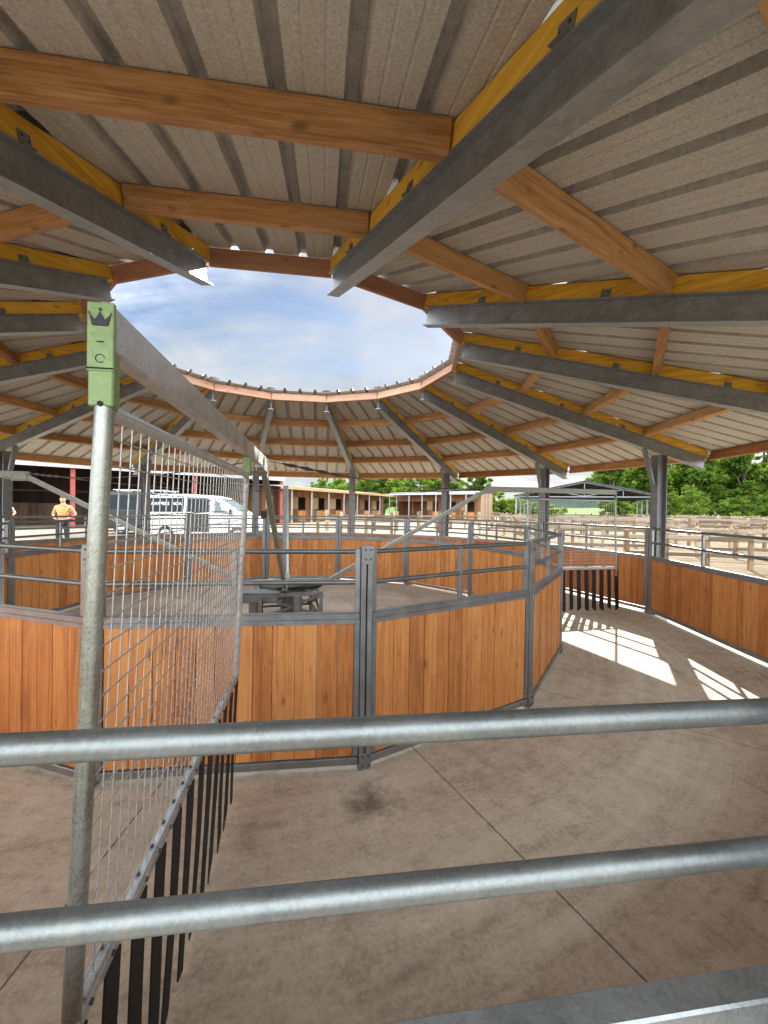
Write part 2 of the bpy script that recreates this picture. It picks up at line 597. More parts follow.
# ------------------------------------------------------------------ geometry of the walker
N = 14
ST = 2*PI/N
TH = R_(8.6)                                    # first rafter, clockwise from the camera's side
HALF = ST/2
CH, SH, TT = math.cos(HALF), math.sin(HALF), math.tan(HALF)
RI, ZI, RO, ZO = 2.61, 3.848, 7.27, 2.579
SL = (ZO - ZI)/(RO - RI)


def zf(r):
    return ZI + SL*(r - RI)


CEN = (0, CD, 0)

# ---- ground
def ground_z(x, y):
    r = math.hypot(x, y - CD)
    t = min(1, max(0, (r - 7.6)/4.0))
    return -0.06 + (GZ + .06)*t*t*(3-2*t)


g = MB()
rings = [0, 2, 4, 6, 7.2, 7.6, 8.2, 9, 10, 11, 11.6, 13, 16, 20, 28, 40, 60, 90, 140, 220, 400, 800, 1600]
SEG = 64
vs = []
for r in rings:
    for i in range(SEG):
        a = 2*PI*i/SEG
        x, y = r*math.sin(a), -r*math.cos(a)
        vs.append((x, y + CD, ground_z(x, y + CD)))
fs = [(k*SEG+i, k*SEG+(i+1) % SEG, (k+1)*SEG+(i+1) % SEG, (k+1)*SEG+i) for k in range(len(rings)-1) for i in range(SEG)]
g.add(vs, fs, 0, 0, True)
tag(g.build('yard_ground', 'yard'), kind='structure')

g = MB()
g.disc((0, 0, -.10), 7.45, .10, 96)
fl = tag(g.build('track_floor', 'floor', None, CEN), kind='structure')
fl.data.polygons.foreach_set('use_smooth', [False]*len(fl.data.polygons))
SCUFF.inputs[1].default_value = (0.50, 2.53 - CD, 0)

g = MB()
vs, fs = [(0, 0, .035)], []
NR = 14
for k in range(1, NR+1):
    for i in range(56):
        a = 2*PI*i/56 + TH
        r = 3.78*k/NR
        f = CH/math.cos(((a - TH) % ST) - HALF)
        r *= 1 + (f-1)*(k/NR)**4
        vs.append((r*math.sin(a), -r*math.cos(a), .035 + (random.uniform(-.012, .012) if k < NR else 0)))
fs += [(0, 1+(i+1) % 56, 1+i) for i in range(56)]
fs = [tuple(reversed(f)) for f in fs]
for k in range(NR-1):
    for i in range(56):
        fs.append((1+k*56+i, 1+k*56+(i+1) % 56, 1+(k+1)*56+(i+1) % 56, 1+(k+1)*56+i))
g.add(vs, fs, 0, 0, True)
tag(g.build('pen_footing', 'sand', None, CEN), kind='structure')

# paddock earth on the right, a sheet a little above the yard
g = MB()
vs, fs = [], []
radii = [7.75, 8.2, 8.8, 9.6, 10.6, 11.6, 12.6, 14, 16, 18, 21, 24, 28, 33, 39, 46, 54, 64]
nx = 48
for r in radii:
    for i in range(nx):
        a = R_(14 + (146 + 2.5*math.sin(r*.7) - 14)*i/(nx-1))
        x, y = r*math.sin(a), CD - r*math.cos(a)
        vs.append((x, y, ground_z(x, y) + .025 + (random.uniform(0, .05) if r > 12 else 0)))
for j in range(len(radii)-1):
    for i in range(nx-1):
        k = j*nx+i
        fs.append((k, k+nx, k+nx+1, k+1))
fs = [tuple(reversed(f)) for f in fs]
g.add(vs, fs, 0, 0, True)
tag(g.build('paddock_ground', 'paddock'), kind='structure')

# ------------------------------------------------------------------ roof canopy
canopy = thing('ring_canopy', 'ring shaped roof of steel rafters, timber purlins and ribbed sheets, open in the middle', 'roof', CEN)


def sheet(mb_name):
    bm = bmesh.new()
    u0, u1 = 2.52*CH, 7.56*CH
    xs = []
    wmax = u1*TT + .1
    pitch, ro, rt, hh = .316, .082, .046, .055
    x = -math.ceil(wmax/pitch)*pitch - .02
    prof = []
    while x < wmax + pitch:
        prof += [(x-ro/2, 0), (x-rt/2, hh), (x+rt/2, hh), (x+ro/2, 0)]
        for q in (.36, .64):
            c = x + pitch*q
            prof += [(c-.009, 0), (c-.003, .0035), (c+.003, .0035), (c+.009, 0)]
        x += pitch
    OFF = .362
    su = SL/CH

    def zz(u):
        return ZI + SL*(u/CH - RI) + OFF
    rows = []
    for lay, dz in ((0, 0), (1, .004)):
        for u in (u0, u1):
            rows.append([bm.verts.new((p[0], -u, zz(u) + p[1] + dz)) for p in prof])
    for i in range(len(prof)-1):
        f = bm.faces.new((rows[0][i], rows[0][i+1], rows[1][i+1], rows[1][i]))
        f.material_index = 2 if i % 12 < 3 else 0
        f = bm.faces.new((rows[2][i+1], rows[2][i], rows[3][i], rows[3][i+1]))
        f.material_index = 1
        for a, b in ((0, 2), (3, 1)):
            f = bm.faces.new((rows[a][i], rows[b][i], rows[b][i+1], rows[a][i+1]))
            f.material_index = 1
    for sg in (1, -1):
        geom = bm.verts[:] + bm.edges[:] + bm.faces[:]
        bmesh.ops.bisect_plane(bm, geom=geom, plane_co=(0, 0, 0), plane_no=(sg*math.cos(HALF), math.sin(HALF), 0), clear_outer=True)
    me = bpy.data.meshes.new(mb_name)
    bm.to_mesh(me)
    bm.free()
    me.materials.append(M['fleece'])
    me.materials.append(M['roof_top'])
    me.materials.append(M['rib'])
    o = bpy.data.objects.new(mb_name, me)
    COL.objects.link(o)
    return o


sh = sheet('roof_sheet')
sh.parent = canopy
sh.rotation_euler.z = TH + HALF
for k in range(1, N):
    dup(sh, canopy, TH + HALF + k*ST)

# rafter: steel I beam > timber bearer, brackets
b = MB()
b.isec((0, -RI, ZI), (0, -RO, ZO), .20, .115, .007, .010)
raf = b.build('rafter', 'rafter', canopy, rz=TH)
b = MB()
zt = .205
b.bar((0, -2.64, zf(2.64)+zt+.072), (0, -7.30, zf(7.30)+zt+.072), .075, .142, ch=.004)
b.build('timber_bearer', 'bearer', raf)
PR = [3.80, 4.95, 6.10]
rotS = Matrix.Rotation(math.atan(-SL)*-1, 3, 'X')
ang_s = math.atan2(-(zf(7)-zf(3)), 4.0)          # slope angle about X for a beam along -Y
for r in (3.35, 4.50, 5.65):
    for sx in (-1, 1):
        b = MB()
        b.box((sx*.0405, -r, zf(r)+zt+.035), (.005, .075, .07), Matrix.Rotation(ang_s, 3, 'X'))
        b.box((sx*.058, -r, zf(r)+zt+.003), (.036, .075, .005), Matrix.Rotation(ang_s, 3, 'X'))
        for q in (-.02, .02):
            b.tube((sx*.042, -r+q, zf(r)+zt+.045), (sx*.048, -r+q, zf(r)+zt+.045), .006, 6, 1)
        b.build('bracket', ['galv', 'bolt'], raf)
for k in range(1, N):
    dup(raf, canopy, TH + k*ST)


def purlin(name, R, h, w, mat, zoff, grow=0.0):
    b = MB()
    u = R*CH
    L = 2*R*SH - .085 + grow
    b.box((0, 0, 0), (L, w, h), Matrix.Rotation(ang_s, 3, 'X'), ch=.004)
    o = b.build(name, mat, canopy)
    zc = zf(R) + zoff + h/2
    for k in range(N):
        q = o if k == 0 else o.copy()
        if k:
            COL.objects.link(q)
            q.parent = canopy
        a = TH + HALF + k*ST
        q.location = (u*math.sin(a), -u*math.cos(a), zc)
        q.rotation_euler = (0, 0, a)


for R in PR:
    purlin('purlin', R, .148, .075, 'purlin', .205)
purlin('rim_board', 2.61, .155, .05, 'rim', .185, .06)
purlin('fascia_board', 7.40, .17, .05, 'purlin', .185)

# hip flashings over the joints of the roof sheets
b = MB()
for sx in (-1, 1):
    vs = []
    for dz in (0, .003):
        for r, x in ((2.54, 0), (2.54, sx*.10), (7.58, sx*.12), (7.58, 0)):
            vs.append((x, -r, zf(r) + .362 + .060 + dz - abs(x)*.02))
    b.hexa(vs) if sx > 0 else b.hexa([vs[i] for i in (3, 2, 1, 0, 7, 6, 5, 4)])
hf = b.build('hip_flashing', 'roof_top', canopy, rz=TH)
for k in range(1, N):
    dup(hf, canopy, TH + k*ST)

# posts: H section > knee brace, base plate
b = MB()
PRAD = 6.40
b.isec((0, -PRAD-.09, -.02), (0, -PRAD-.09, zf(PRAD)-.02), .18, .17, .009, .011, up=(0, 1, 0))
pst = b.build('post', 'post', canopy, rz=TH)
b = MB()
b.bar((0, -PRAD+.11, zf(6.30)-.58), (0, -6.10, zf(6.10)-.004), .08, .045)
b.bar((.0, -PRAD+.085, zf(6.30)-.66), (0, -PRAD+.085, zf(6.30)-.48), .08, .012)
b.build('knee_brace', 'post', pst)
b = MB()
b.box((0, -PRAD, .008), (.30, .30, .016))
for sx in (-1, 1):
    for sy in (-1, 1):
        b.tube((sx*.12, -PRAD+sy*.12, .016), (sx*.12, -PRAD+sy*.12, .045), .011, 6)
b.build('base_plate', 'post', pst)
for k in range(1, N):
    q = dup(pst, canopy, TH + k*ST)
    if k == N-1:
        PLAIN = q
for q in (pst, PLAIN):                           # the two posts either side of the camera carry no brace
    for c in list(q.children):
        if c.name.startswith('knee_brace'):
            bpy.data.objects.remove(c)


# ------------------------------------------------------------------ ring fences of plank panels
def ring_fence(name, label, R, nb, z_bot, z_top, rails, rr, postw, plankmat, upr, ph, endbox=.04, TH=TH, low=0.0):
    t = thing(name, label, 'fence', CEN)
    ap = R*CH
    half = R*SH
    w = half - postw/2
    b = MB()
    x0, x1 = -w+.036, w-.036
    edges = [x0]
    ws = [random.uniform(.75, 1.25) for _ in range(nb)]
    tot = sum(ws)
    for q in ws:
        edges.append(edges[-1] + (x1-x0)*q/tot)
    for i in range(nb):
        c = (edges[i]+edges[i+1])/2
        wd = edges[i+1]-edges[i]-.004
        b.box((c, -ap + random.uniform(-.002, .002), (z_bot+z_top)/2+.01), (wd, .028, z_top-z_bot-.03), ch=.003)
    pan = b.build('plank_panel', plankmat, t, rz=TH+HALF)
    b = MB()
    b.box((0, -ap, z_top+.022), (2*w-.002, .054, .044), ch=.004)
    b.box((0, -ap-.024, z_top-.014), (2*w-.002, .010, .030))
    b.box((0, -ap+.024, z_top-.014), (2*w-.002, .010, .030))
    b.box((0, -ap, z_bot-.006), (2*w-.002, .056, .050), ch=.004)
    for sx in (-1, 1):
        b.box((sx*(w-.018), -ap, (z_top+z_bot)/2), (.036, .052, z_top-z_bot-.06), ch=.003)
    b.build('panel_frame', 'galv', pan)
    for z in rails:
        b = MB()
        b.tube((-w, -ap, z), (w, -ap, z), rr, 20, caps=True)
        b.build('rail', 'galv_rail', pan)
    b = MB()
    b.box((0, -ap, (z_top+.044+rails[-1])/2), (upr, upr, rails[-1]-z_top-.044), ch=.003)
    b.build('upright', 'galv', pan)
    b = MB()
    for sx in (-1, 1):
        b = MB()
        b.box((sx*(w-endbox/2), -ap+.001, (z_top+.044+rails[-1]+.02)/2), (endbox, endbox, rails[-1]+.02-z_top-.044), ch=.003)
        b.build('end_upright', 'galv', pan)
    for k in range(1, N):
        q = dup(pan, t, TH+HALF+k*ST)
        if k == N-1:
            q.location.z = -low                     # the panel before the camera has settled a little, lower at its right end
            q.rotation_euler[1] = .012 if low else 0
    # posts: two channels with a dark gap and a bolted cap plate
    b = MB()
    pw = postw*.44
    for sx in (-1, 1):
        b.box((sx*(postw/2-pw/2), -R+.004, ph/2), (pw, .062, ph), ch=.004)
    b.box((0, -R+.008, ph/2-.01), (postw-2*pw+.004, .030, ph-.04), mi=1)
    p = b.build('post', ['galv', 'dark'], t, rz=TH)
    for z in (ph-.055, .065):
        b = MB()
        b.box((0, -R-.030, z), (postw+.004, .008, .13 if z > 1 else .10), ch=.002)
        for x in (-.018, .022):
            for dz in (-.03, .035):
                b.tube((x, -R-.034, z+dz), (x, -R-.041, z+dz), .007, 6, 1)
        b.build('splice_plate', ['galv', 'bolt'], p)
    for k in range(1, N):
        dup(p, t, TH+k*ST)
    return t


ring_fence('round_pen_fence', 'inner ring of orange plank panels with two steel rails round the sand pen', 3.92, 12, .07, 1.035, (1.285, 1.495), .017, .082, 'plank', .032, 1.53, .036, R_(7.7))
ring_fence('track_fence', 'outer ring of orange plank panels with two thick steel tubes round the concrete track', 6.27, 19, .075, .978, (1.252, 1.497), .0205, .11, 'plank', .036, 1.52, TH=R_(8.75), low=.024)

# ------------------------------------------------------------------ the walker in the middle
walker = thing('horse_walker', 'galvanised horse walker with long arms reaching out from its central base', 'horse walker', CEN)
b = MB()
for i in range(4):
    a = i*PI/2 + R_(52)
    c, s = math.cos(a), math.sin(a)
    c2, s2 = math.cos(a+PI/2), math.sin(a+PI/2)
    p, q = Vector((.62*c, .62*s, 0)), Vector((.62*c2, .62*s2, 0))
    z = Vector((0, 0, 1))
    b.bar(p+z*.03, p+z*.53, .05, .05)
    b.bar(p+z*.51, q+z*.51, .045, .045)
    b.bar(p+z*.16, q+z*.16, .035, .035)
    b.bar(p+z*.18, q+z*.49, .03, .03)
    b.bar(q+z*.18, p+z*.49, .03, .03)
    b.bar(p+z*.50, Vector((.1*c, .1*s, .50)), .04, .04)
    b.box((p.x, p.y, .04), (.12, .12, .015))
b.build('base_frame', 'galv', walker)
b = MB()
b.tube((0, 0, .05), (0, 0, .62), .11, 24)
b.disc((0, 0, .60), .34, .03, 40)
b.build('pivot_column', 'galv', walker)
b = MB()
b.tube((.17, .06, .545), (.17, .06, .592), .36, 40)
b.build('turntable', 'black', walker)
b = MB()
b.box((-.36, -.32, .47), (.50, .28, .14), Matrix.Rotation(R_(-8), 3, 'Z'), ch=.012)
b.box((-.36, -.32, .545), (.53, .31, .012), Matrix.Rotation(R_(-8), 3, 'Z'))
b.build('motor_housing', 'galv', walker)
b = MB()
b.tube((-.45, -.30, .39), (-.45, -.30, .20), .10, 20)
b.build('drive_motor', 'post', walker)
b = MB()
b.tube((.14, -.42, .50), (.14, -.42, .22), .07, 18)
b.build('drive_motor', 'post', walker)

ARMS = [-3.53, 89.0, 180.5, -81.5]
ZA = 2.098
b = MB()
b.bar((0, -3.26, ZA+.045), (0, -5.83, ZA+.045), .042, .092, ch=.005)
b.bar((0, -3.18, ZA-.03), (0, -3.50, ZA-.006), .066, .012)
for sx in (-1, 1):
    b.box((sx*.030, -3.36, ZA+.02), (.006, .16, .10))
    b.tube((sx*.033, -3.30, ZA+.06), (sx*.041, -3.30, ZA+.06), .012, 6)
arm = b.build('arm', 'galv_bright', walker, rz=R_(ARMS[0]))
b = MB()
b.bar((0, -.62, .63), (0, -3.30, ZA+.03), .045, .065, ch=.005)
b.bar((0, -.05, .645), (0, -.70, .645), .07, .05)
b.build('strut', 'strut', arm)
b = MB()
b.box((0, -5.836, ZA+.024), (.049, .010, .134), ch=.002)
cap = b.build('end_plate', 'green', arm)
# crown emblem on the end plate: flat cut-out 1.5 mm thick
cr = [(-.0195, .012), (-.014, -.010), (.014, -.010), (.0195, .012), (.0085, .001), (0, .017), (-.0085, .001)]
b = MB()
yb, yf = -5.842, -5.8435
zc = ZA + .055
n = len(cr)
vs = [(x, yb, zc+z) for x, z in cr] + [(x, yf, zc+z) for x, z in cr]
fs = [(n+1, n+2, n+4, n+6), (n+0, n+1, n+6), (n+2, n+3, n+4), (n+4, n+5, n+6)]
fs += [(i, (i+1) % n, n+(i+1) % n, n+i) for i in range(n)]
b.add(vs, fs)
b.tube((0, yb, zc+.021), (0, yf, zc+.021), .0028, 12)
for x in (-.0195, .0195):
    b.tube((x, yb, zc+.014), (x, yf, zc+.014), .0015, 8)
b.build('crown_emblem', 'crown', cap)
b = MB()
b.tube((-.006, -5.842, ZA+.014), (.006, -5.842, ZA+.014), .0011, 6)
b.path([(.008*math.cos(t*.5), -5.842, ZA-.018+.008*math.sin(t*.5)) for t in range(12)], .0007, 5)
b.box((0, -5.842, ZA-.037), (.048, .004, .002))
b.build('weld_mark', 'dark', cap)
for rr in (5.824, 4.06):
    b = MB()
    b.box((0, -rr, ZA-.056), (.046, .031, .108), ch=.003)
    b.build('hanger', 'green', arm)
for a in ARMS[1:]:
    c = dup(arm, walker, R_(a))
    c.data = c.data.copy()
    c.data.materials[0] = M['strut']

# tie cables from arm to arm, with a turnbuckle
kn = [Vector((3.28*math.sin(R_(a)), -3.28*math.cos(R_(a)), ZA+.07)) for a in ARMS]
for i in range(4):
    p, q = kn[i], kn[(i+1) % 4]
    b = MB()
    pts = []
    for j in range(25):
        t = j/24
        v = p.lerp(q, t)
        v.z -= .10*4*t*(1-t)
        pts.append(v)
    b.path(pts, .006, 6)
    u = (pts[4]-pts[1])
    for j in range(1, 5):
        c = pts[j]
        b.path([c, c+(pts[j+1]-c)*.45, c+(pts[j+1]-c)*.9], [.008, .020, .008], 8)
    b.build('tie_cable', 'bolt', walker)

p = PX(285.5, 10.15)
t = thing('steel_post', 'tall thick square steel post at the far side of the sand pen', 'post', (p.x, p.y, .03))
b = MB()
b.box((0, 0, 1.12), (.12, .12, 2.24), ch=.006)
b.build('shaft', 'post', t)
b = MB()
b.box((0, 0, 2.248), (.13, .13, .012))
b.build('cap', 'galv', t)
b = MB()
b.box((0, 0, .006), (.24, .24, .012))
b.build('base_plate', 'galv', t)
p = PX(264, 10.0)
t = thing('switch_post', 'slim steel post with a small dark switch box on top', 'post', (p.x, p.y, .03))
b = MB()
b.box((0, 0, .74), (.06, .06, 1.48), ch=.004)
b.build('shaft', 'galv', t)
b = MB()
b.box((0, -.02, 1.56), (.13, .11, .18), ch=.01)
b.build('switch_box', 'black', t)

# mesh dividers: each hangs from its arm and is a thing of its own
GRP = 'mesh dividers hanging from the arms of the walker'
b = MB()
ZT, ZB, RIN, ROUT = 1.985, .758, 4.06, 5.822
LEAN = R_(2.4)
div = thing('mesh_divider', 'nearest steel mesh divider with a green tinged end post and black rubber strips below', 'mesh divider', CEN, R_(ARMS[0]), GRP)
wm = MB()
r = RIN + .03
while r < ROUT-.02:
    wm.tube((0, -r, ZB), (0, -r, ZT), .0018, 5, caps=False)
    r += .05
z = ZB + .05
while z < ZT-.01:
    wm.tube((.0034, -RIN, z), (.0034, -ROUT, z), .0018, 5, caps=False)
    z += .0535
wm.build('wire_mesh', 'wire', div)
b.tube((0, -ROUT, ZB-.14), (0, -ROUT, ZT+.028), .0175, 18)
b.tube((0, -ROUT-.016, ZT+.008), (0, -ROUT-.0195, ZT+.008), .0055, 10, 1)
b.build('end_post', ['greenish', 'dark'], div)
b = MB()
b.path([(0, -RIN-.002, ZB-.02), (0, -RIN-.002, ZT-.06), (0, -RIN-.012, ZT-.02), (0, -RIN-.045, ZT), (0, -ROUT+.02, ZT)], .0165, 14)
b.build('mesh_frame', 'galv_bright', div)
b = MB()
b.bar((0, -RIN, ZB), (0, -ROUT-.02, ZB), .034, .034, ch=.006)
b.bar((.012, -RIN, ZB+.022), (.012, -ROUT+.02, ZB+.022), .006, .02)
for i in range(18):
    rr = RIN + .06 + i*.098
    b.tube((.017, -rr, ZB+.004), (.023, -rr, ZB+.004), .006, 6, 1)
    b.tube((-.004, -rr, ZB+.016), (-.004, -rr, ZB+.024), .006, 6, 1)
b.build('bottom_rail', ['galv_bright', 'bolt'], div)


def strips(rs, seed):
    rnd = random.Random(seed)
    for rr in rs:
        s_ = MB()
        n = 10
        zb = rnd.uniform(.02, .06)
        ph, amp = rnd.uniform(0, 6), rnd.uniform(.002, .007)
        w2 = rnd.uniform(.037, .043)
        vs = []
        for i in range(n+1):
            z = ZB - .012 + (zb - ZB)*i/n
            k = i/n
            ox = .020 + amp*math.sin(ph + k*3.2)*k
            tw = .06*math.sin(ph*1.7)*k
            for sx in (-1, 1):
                for th in (-.0025, .0025):
                    vs.append((ox + th + sx*w2*math.sin(tw), -rr - sx*w2*math.cos(tw) + .006*math.sin(ph*2+k*4)*k, z + (sx*.03*math.sin(ph*3) if i == n else 0)))
        fs = []
        for i in range(n):
            o = i*4
            fs += [(o, o+2, o+6, o+4), (o+3, o+1, o+5, o+7), (o+1, o, o+4, o+5), (o+2, o+3, o+7, o+6)]
        o = n*4
        fs += [(1, 3, 2, 0), (o, o+2, o+3, o+1)]
        s_.add(vs, fs)
        s_.build('rubber_strip', 'black', div)


strips([RIN + .08 + i*.155 for i in range(12)], 5)
for q in div.children:                          # the panel hangs a little out of plumb, turned about its top rail
    q.matrix_local = Matrix.Translation((0, 0, ZT)) @ Matrix.Rotation(LEAN, 4, 'Y') @ Matrix.Translation((0, 0, -ZT)) @ q.matrix_local
LAB = ['mesh divider across the track on the right, its black strips hanging before the planks',
       'mesh divider across the far track, seen edge on behind the middle of the pen',
       'mesh divider of the left arm, at the left edge of the track']
for a, lb in zip(ARMS[1:], LAB):
    c = dup(div, None, R_(a))
    c['label'] = lb


# ------------------------------------------------------------------ vegetation
def foliage(lobes, n, size, seed, hollow=.55):
    """many leaf-sized quads spread through a set of ellipsoids"""
    rnd = random.Random(seed)
    b = MB()
    tot = sum(l[3]*l[4]*l[5] for l in lobes)
    for (cx, cy, cz, rx, ry, rz) in lobes:
        k = int(n*rx*ry*rz/tot)
        # clumps within the lobe
        clumps = []
        for _ in range(max(4, k//55)):
            while True:
                p = Vector((rnd.uniform(-1, 1), rnd.uniform(-1, 1), rnd.uniform(-1, 1)))
                if hollow < p.length < 1:
                    break
            clumps.append((p, rnd.random()))
        for _ in range(k):
            p, tone = rnd.choice(clumps)
            q = p + Vector((rnd.gauss(0, .13), rnd.gauss(0, .13), rnd.gauss(0, .11)))
            c = Vector((cx + q.x*rx, cy + q.y*ry, cz + q.z*rz))
            s = size*rnd.uniform(.6, 1.4)
            u = Vector((rnd.gauss(0, 1), rnd.gauss(0, 1), rnd.gauss(0, .7))).normalized()
            w = u.cross(Vector((rnd.gauss(0, 1), rnd.gauss(0, 1), rnd.gauss(0, 1)))).normalized()
            b.add([c - u*s, c - w*s*.45, c + u*s, c + w*s*.45], [(0, 1, 2, 3)], 0, min(1, max(0, tone*.75 + rnd.uniform(0, .25))))
    return b


def make_tree(h, spread, kind, seed, label, leafmat, n=7000, size=.20, name='broadleaf_tree'):
    rnd = random.Random(seed)
    t = thing(name, label, 'tree')
    lobes = []
    base = h*(.12 if kind == 'wood' else .22)
    nl = 15
    for i in range(nl):
        f = i/(nl-1)
        z = base + (h-base)*(.08 + .86*f)
        wid = spread*(.55 + .45*math.sin(PI*min(1, .18+f*.82)))*(1.05 - .45*f)
        a = rnd.uniform(0, 2*PI)
        d = wid*rnd.uniform(.1, .62)
        s = wid*rnd.uniform(.42, .66)
        lobes.append((d*math.cos(a), d*math.sin(a), z, s, s, s*rnd.uniform(.6, .95)))
    tr = MB()
    x = y = 0
    pts, rad = [], []
    for i in range(8):
        f = i/7
        pts.append((x, y, h*.86*f - (.1 if i == 0 else 0)))
        rad.append(max(.03, h*.017*(1-f)**.8 + .02))
        x += rnd.uniform(-.02, .02)*h*.5
        y += rnd.uniform(-.02, .02)*h*.5
    tr.path(pts, rad, 8)
    for l in lobes[1:]:
        k = min(6, max(1, int(l[2]/h*7)-1))
        s0 = Vector(pts[k])
        e = Vector(l[:3])
        mid = s0.lerp(e, .5) + Vector((0, 0, -.05*h*.3))
        tr.path([s0, mid, e], [rad[k]*.55, rad[k]*.35, .02], 6)
    tr.build('trunk', 'trunk', t)
    foliage(lobes, n, size, seed).build('crown', leafmat, t)
    return t


def place(o, p, rz, sc, label=None, group=None, first=False):
    c = o if first else dup(o, None)
    c.location = p
    c.rotation_euler = (0, 0, rz)
    c.scale = (sc[0], sc[0], sc[1])
    if label:
        c['label'] = label
    if group:
        c['group'] = group
    return c


WOODS = 'tall dense trees of the wood along the right side'
WL = 'tall dense green tree in the dark wood beyond the paddocks on the right'
ta = make_tree(17, 4.2, 'wood', 11, WL, 'leaf_a', 12000, .26)
tb = make_tree(15, 4.6, 'wood', 23, WL, 'leaf_b', 12000, .26)
tc = make_tree(18, 3.6, 'wood', 37, WL, 'leaf_a', 12000, .26)
spots = [(612, 66, 0, 1.0, .98), (640, 74, 1, 1.0, .95), (655, 66, 2, 1.05, 1), (683, 72, 0, 1, 1.05), (703, 62, 2, 1, .95), (722, 69, 1, 1.1, 1.05),
         (744, 62, 0, 1.05, 1), (765, 68, 2, 1.1, 1.05), (790, 60, 1, 1.05, 1), (818, 66, 0, 1.1, 1), (850, 62, 2, 1.1, 1.05), (668, 88, 1, 1.2, 1.2),
         (708, 90, 0, 1.3, 1.25), (748, 88, 2, 1.3, 1.2), (630, 92, 2, 1.2, 1.0), (795, 84, 0, 1.3, 1.2), (885, 60, 1, 1.1, 1), (930, 58, 0, 1.1, 1)]
used = set()
rnd = random.Random(3)
for x, Y, k, s1, s2 in spots:
    t = (ta, tb, tc)[k]
    place(t, PX(x, Y, GZ-.1), rnd.uniform(0, 6.28), (s1, s2), WL, WOODS, k not in used)
    used.add(k)
# understorey along the wood's edge
un = make_tree(4.2, 2.6, 'wood', 51, '', 'leaf_b', 4500, .17, 'bush')
UL, UG = 'low bright bush at the foot of the wood on the right', 'bushes along the edge of the wood'
for i, x in enumerate((622, 646, 668, 690, 716, 738, 760, 786)):
    place(un, PX(x, 56 + (i*7) % 5, GZ-.1), i*1.3, (1.0+.12*(i % 3), .75+.16*(i % 4)), UL, UG, i == 0)
    (un if i == 0 else None)
# trees behind the stables
tl = make_tree(9, 4.4, 'wood', 71, '', 'leaf_b', 8000, .24)
BG = 'trees behind the stable rows'
bt = [(322, 84, .8, .95), (340, 82, .8, 1.0), (362, 80, 1.1, 1.15), (384, 82, 1.2, 1.12), (406, 80, 1.2, 1.18), (428, 82, 1.2, 1.15), (448, 80, 1.0, 1.1)]
for i, (x, Y, s1, s2) in enumerate(bt):
    place(tl, PX(x, Y, GZ-.1), i*2.1, (s1, s2), 'round green tree rising behind the long stable roof', BG, i == 0)
t2 = make_tree(8.2, 3.5, 'wood', 77, 'large round dark green tree beside the pale gable of the stables', 'leaf_a', 9000, .20)
t2.location = PX(476, 62, GZ-.1)
hb = make_tree(3.6, 2.5, 'wood', 83, '', 'leaf_c', 4500, .16, 'bush')
for i, (x, Y, s1, s2, lb) in enumerate([(500, 58, 1.15, 1.18, 'yellow green bush right of the round tree, tallest of its hedge'), (518, 60, 1.0, .92, 'yellow green bush in the middle of the hedge left of the open barn'),
                                        (533, 62, .9, .78, 'low yellow green bush just left of the open barn'), (552, 66, 1.1, .72, 'low yellow green bush seen under the left eave of the open barn')]):
    place(hb, PX(x, Y, GZ-.1), i*1.9, (s1, s2), lb, 'hedge between the stables and the open barn', i == 0)

# far field and hills
g = MB()
vs, fs = [], []
nx, ny = 24, 10
for j in range(ny):
    for i in range(nx):
        X = -60 + 260*i/(nx-1)
        Y = 96 + 150*j/(ny-1)
        z = GZ + .02 - .3*(j == 0) + 3.2*(j/(ny-1))**1.2 + .5*math.sin(X*.05)
        vs.append(W(X, Y, z))
for j in range(ny-1):
    for i in range(nx-1):
        k = j*nx+i
        fs.append((k, k+1, k+nx+1, k+nx))
g.add(vs, fs, 0, 0, True)
tag(g.build('grass_field', 'grass'), kind='structure')
g = MB()
vs, fs = [], []
nx, ny = 60, 7
for j in range(ny):
    for i in range(nx):
        X = -500 + 1200*i/(nx-1)
        Y = 260 + 340*j/(ny-1)
        z = -1 + (16 + 6*math.sin(i*.37) + 4*math.sin(i*.91+1) + 1.5*math.sin(i*2.3))*math.sin(PI*.5*min(1, j/4))
        vs.append(W(X, Y, z))
for j in range(ny-1):
    for i in range(nx-1):
        k = j*nx+i
        fs.append((k, k+1, k+nx+1, k+nx))
g.add(vs, fs, 0, 0, True)
tag(g.build('hills', 'hill'), kind='structure')


# ------------------------------------------------------------------ paddock fences
def rail_fence(label, p, q, nposts, rails=(.45, .8, 1.15), group=None, hpost=1.28, pw=.11):
    p, q = Vector(p), Vector(q)
    d = q - p
    L = d.length
    t = thing('paddock_fence', label, 'fence', (p.x, p.y, GZ), math.atan2(d.y, d.x), group)
    b = MB()
    b.box((0, 0, hpost/2-.1), (pw, pw, hpost+.2), ch=.012)
    o = b.build('post', 'weathered_post', t)
    for i in range(nposts):
        c = o if i == 0 else o.copy()
        if i:
            COL.objects.link(c)
            c.parent = t
        c.location = (L*i/(nposts-1), random.uniform(-.02, .02), random.uniform(-.05, .04))
        c.rotation_euler = (random.uniform(-.02, .02), random.uniform(-.02, .02), random.uniform(-.1, .1))
    for z in rails:
        b = MB()
        x = 0
        seg = L/(nposts-1)
        for i in range(nposts-1):
            b.box((x + seg/2, -pw/2-.02, z + random.uniform(-.015, .015)), (seg-.008, .04, .105), Matrix.Rotation(random.uniform(-.008, .008), 3, 'Y'), ch=.006)
            x += seg
        b.build('rail', 'weathered', t)
    return t


PG = 'weathered post and rail fences of the paddocks'


def row(lb, x0, Y0, x1, Y1, n, **k):
    rail_fence(lb, PX(x0, Y0), PX(x1, Y1), n, group=PG, **k)


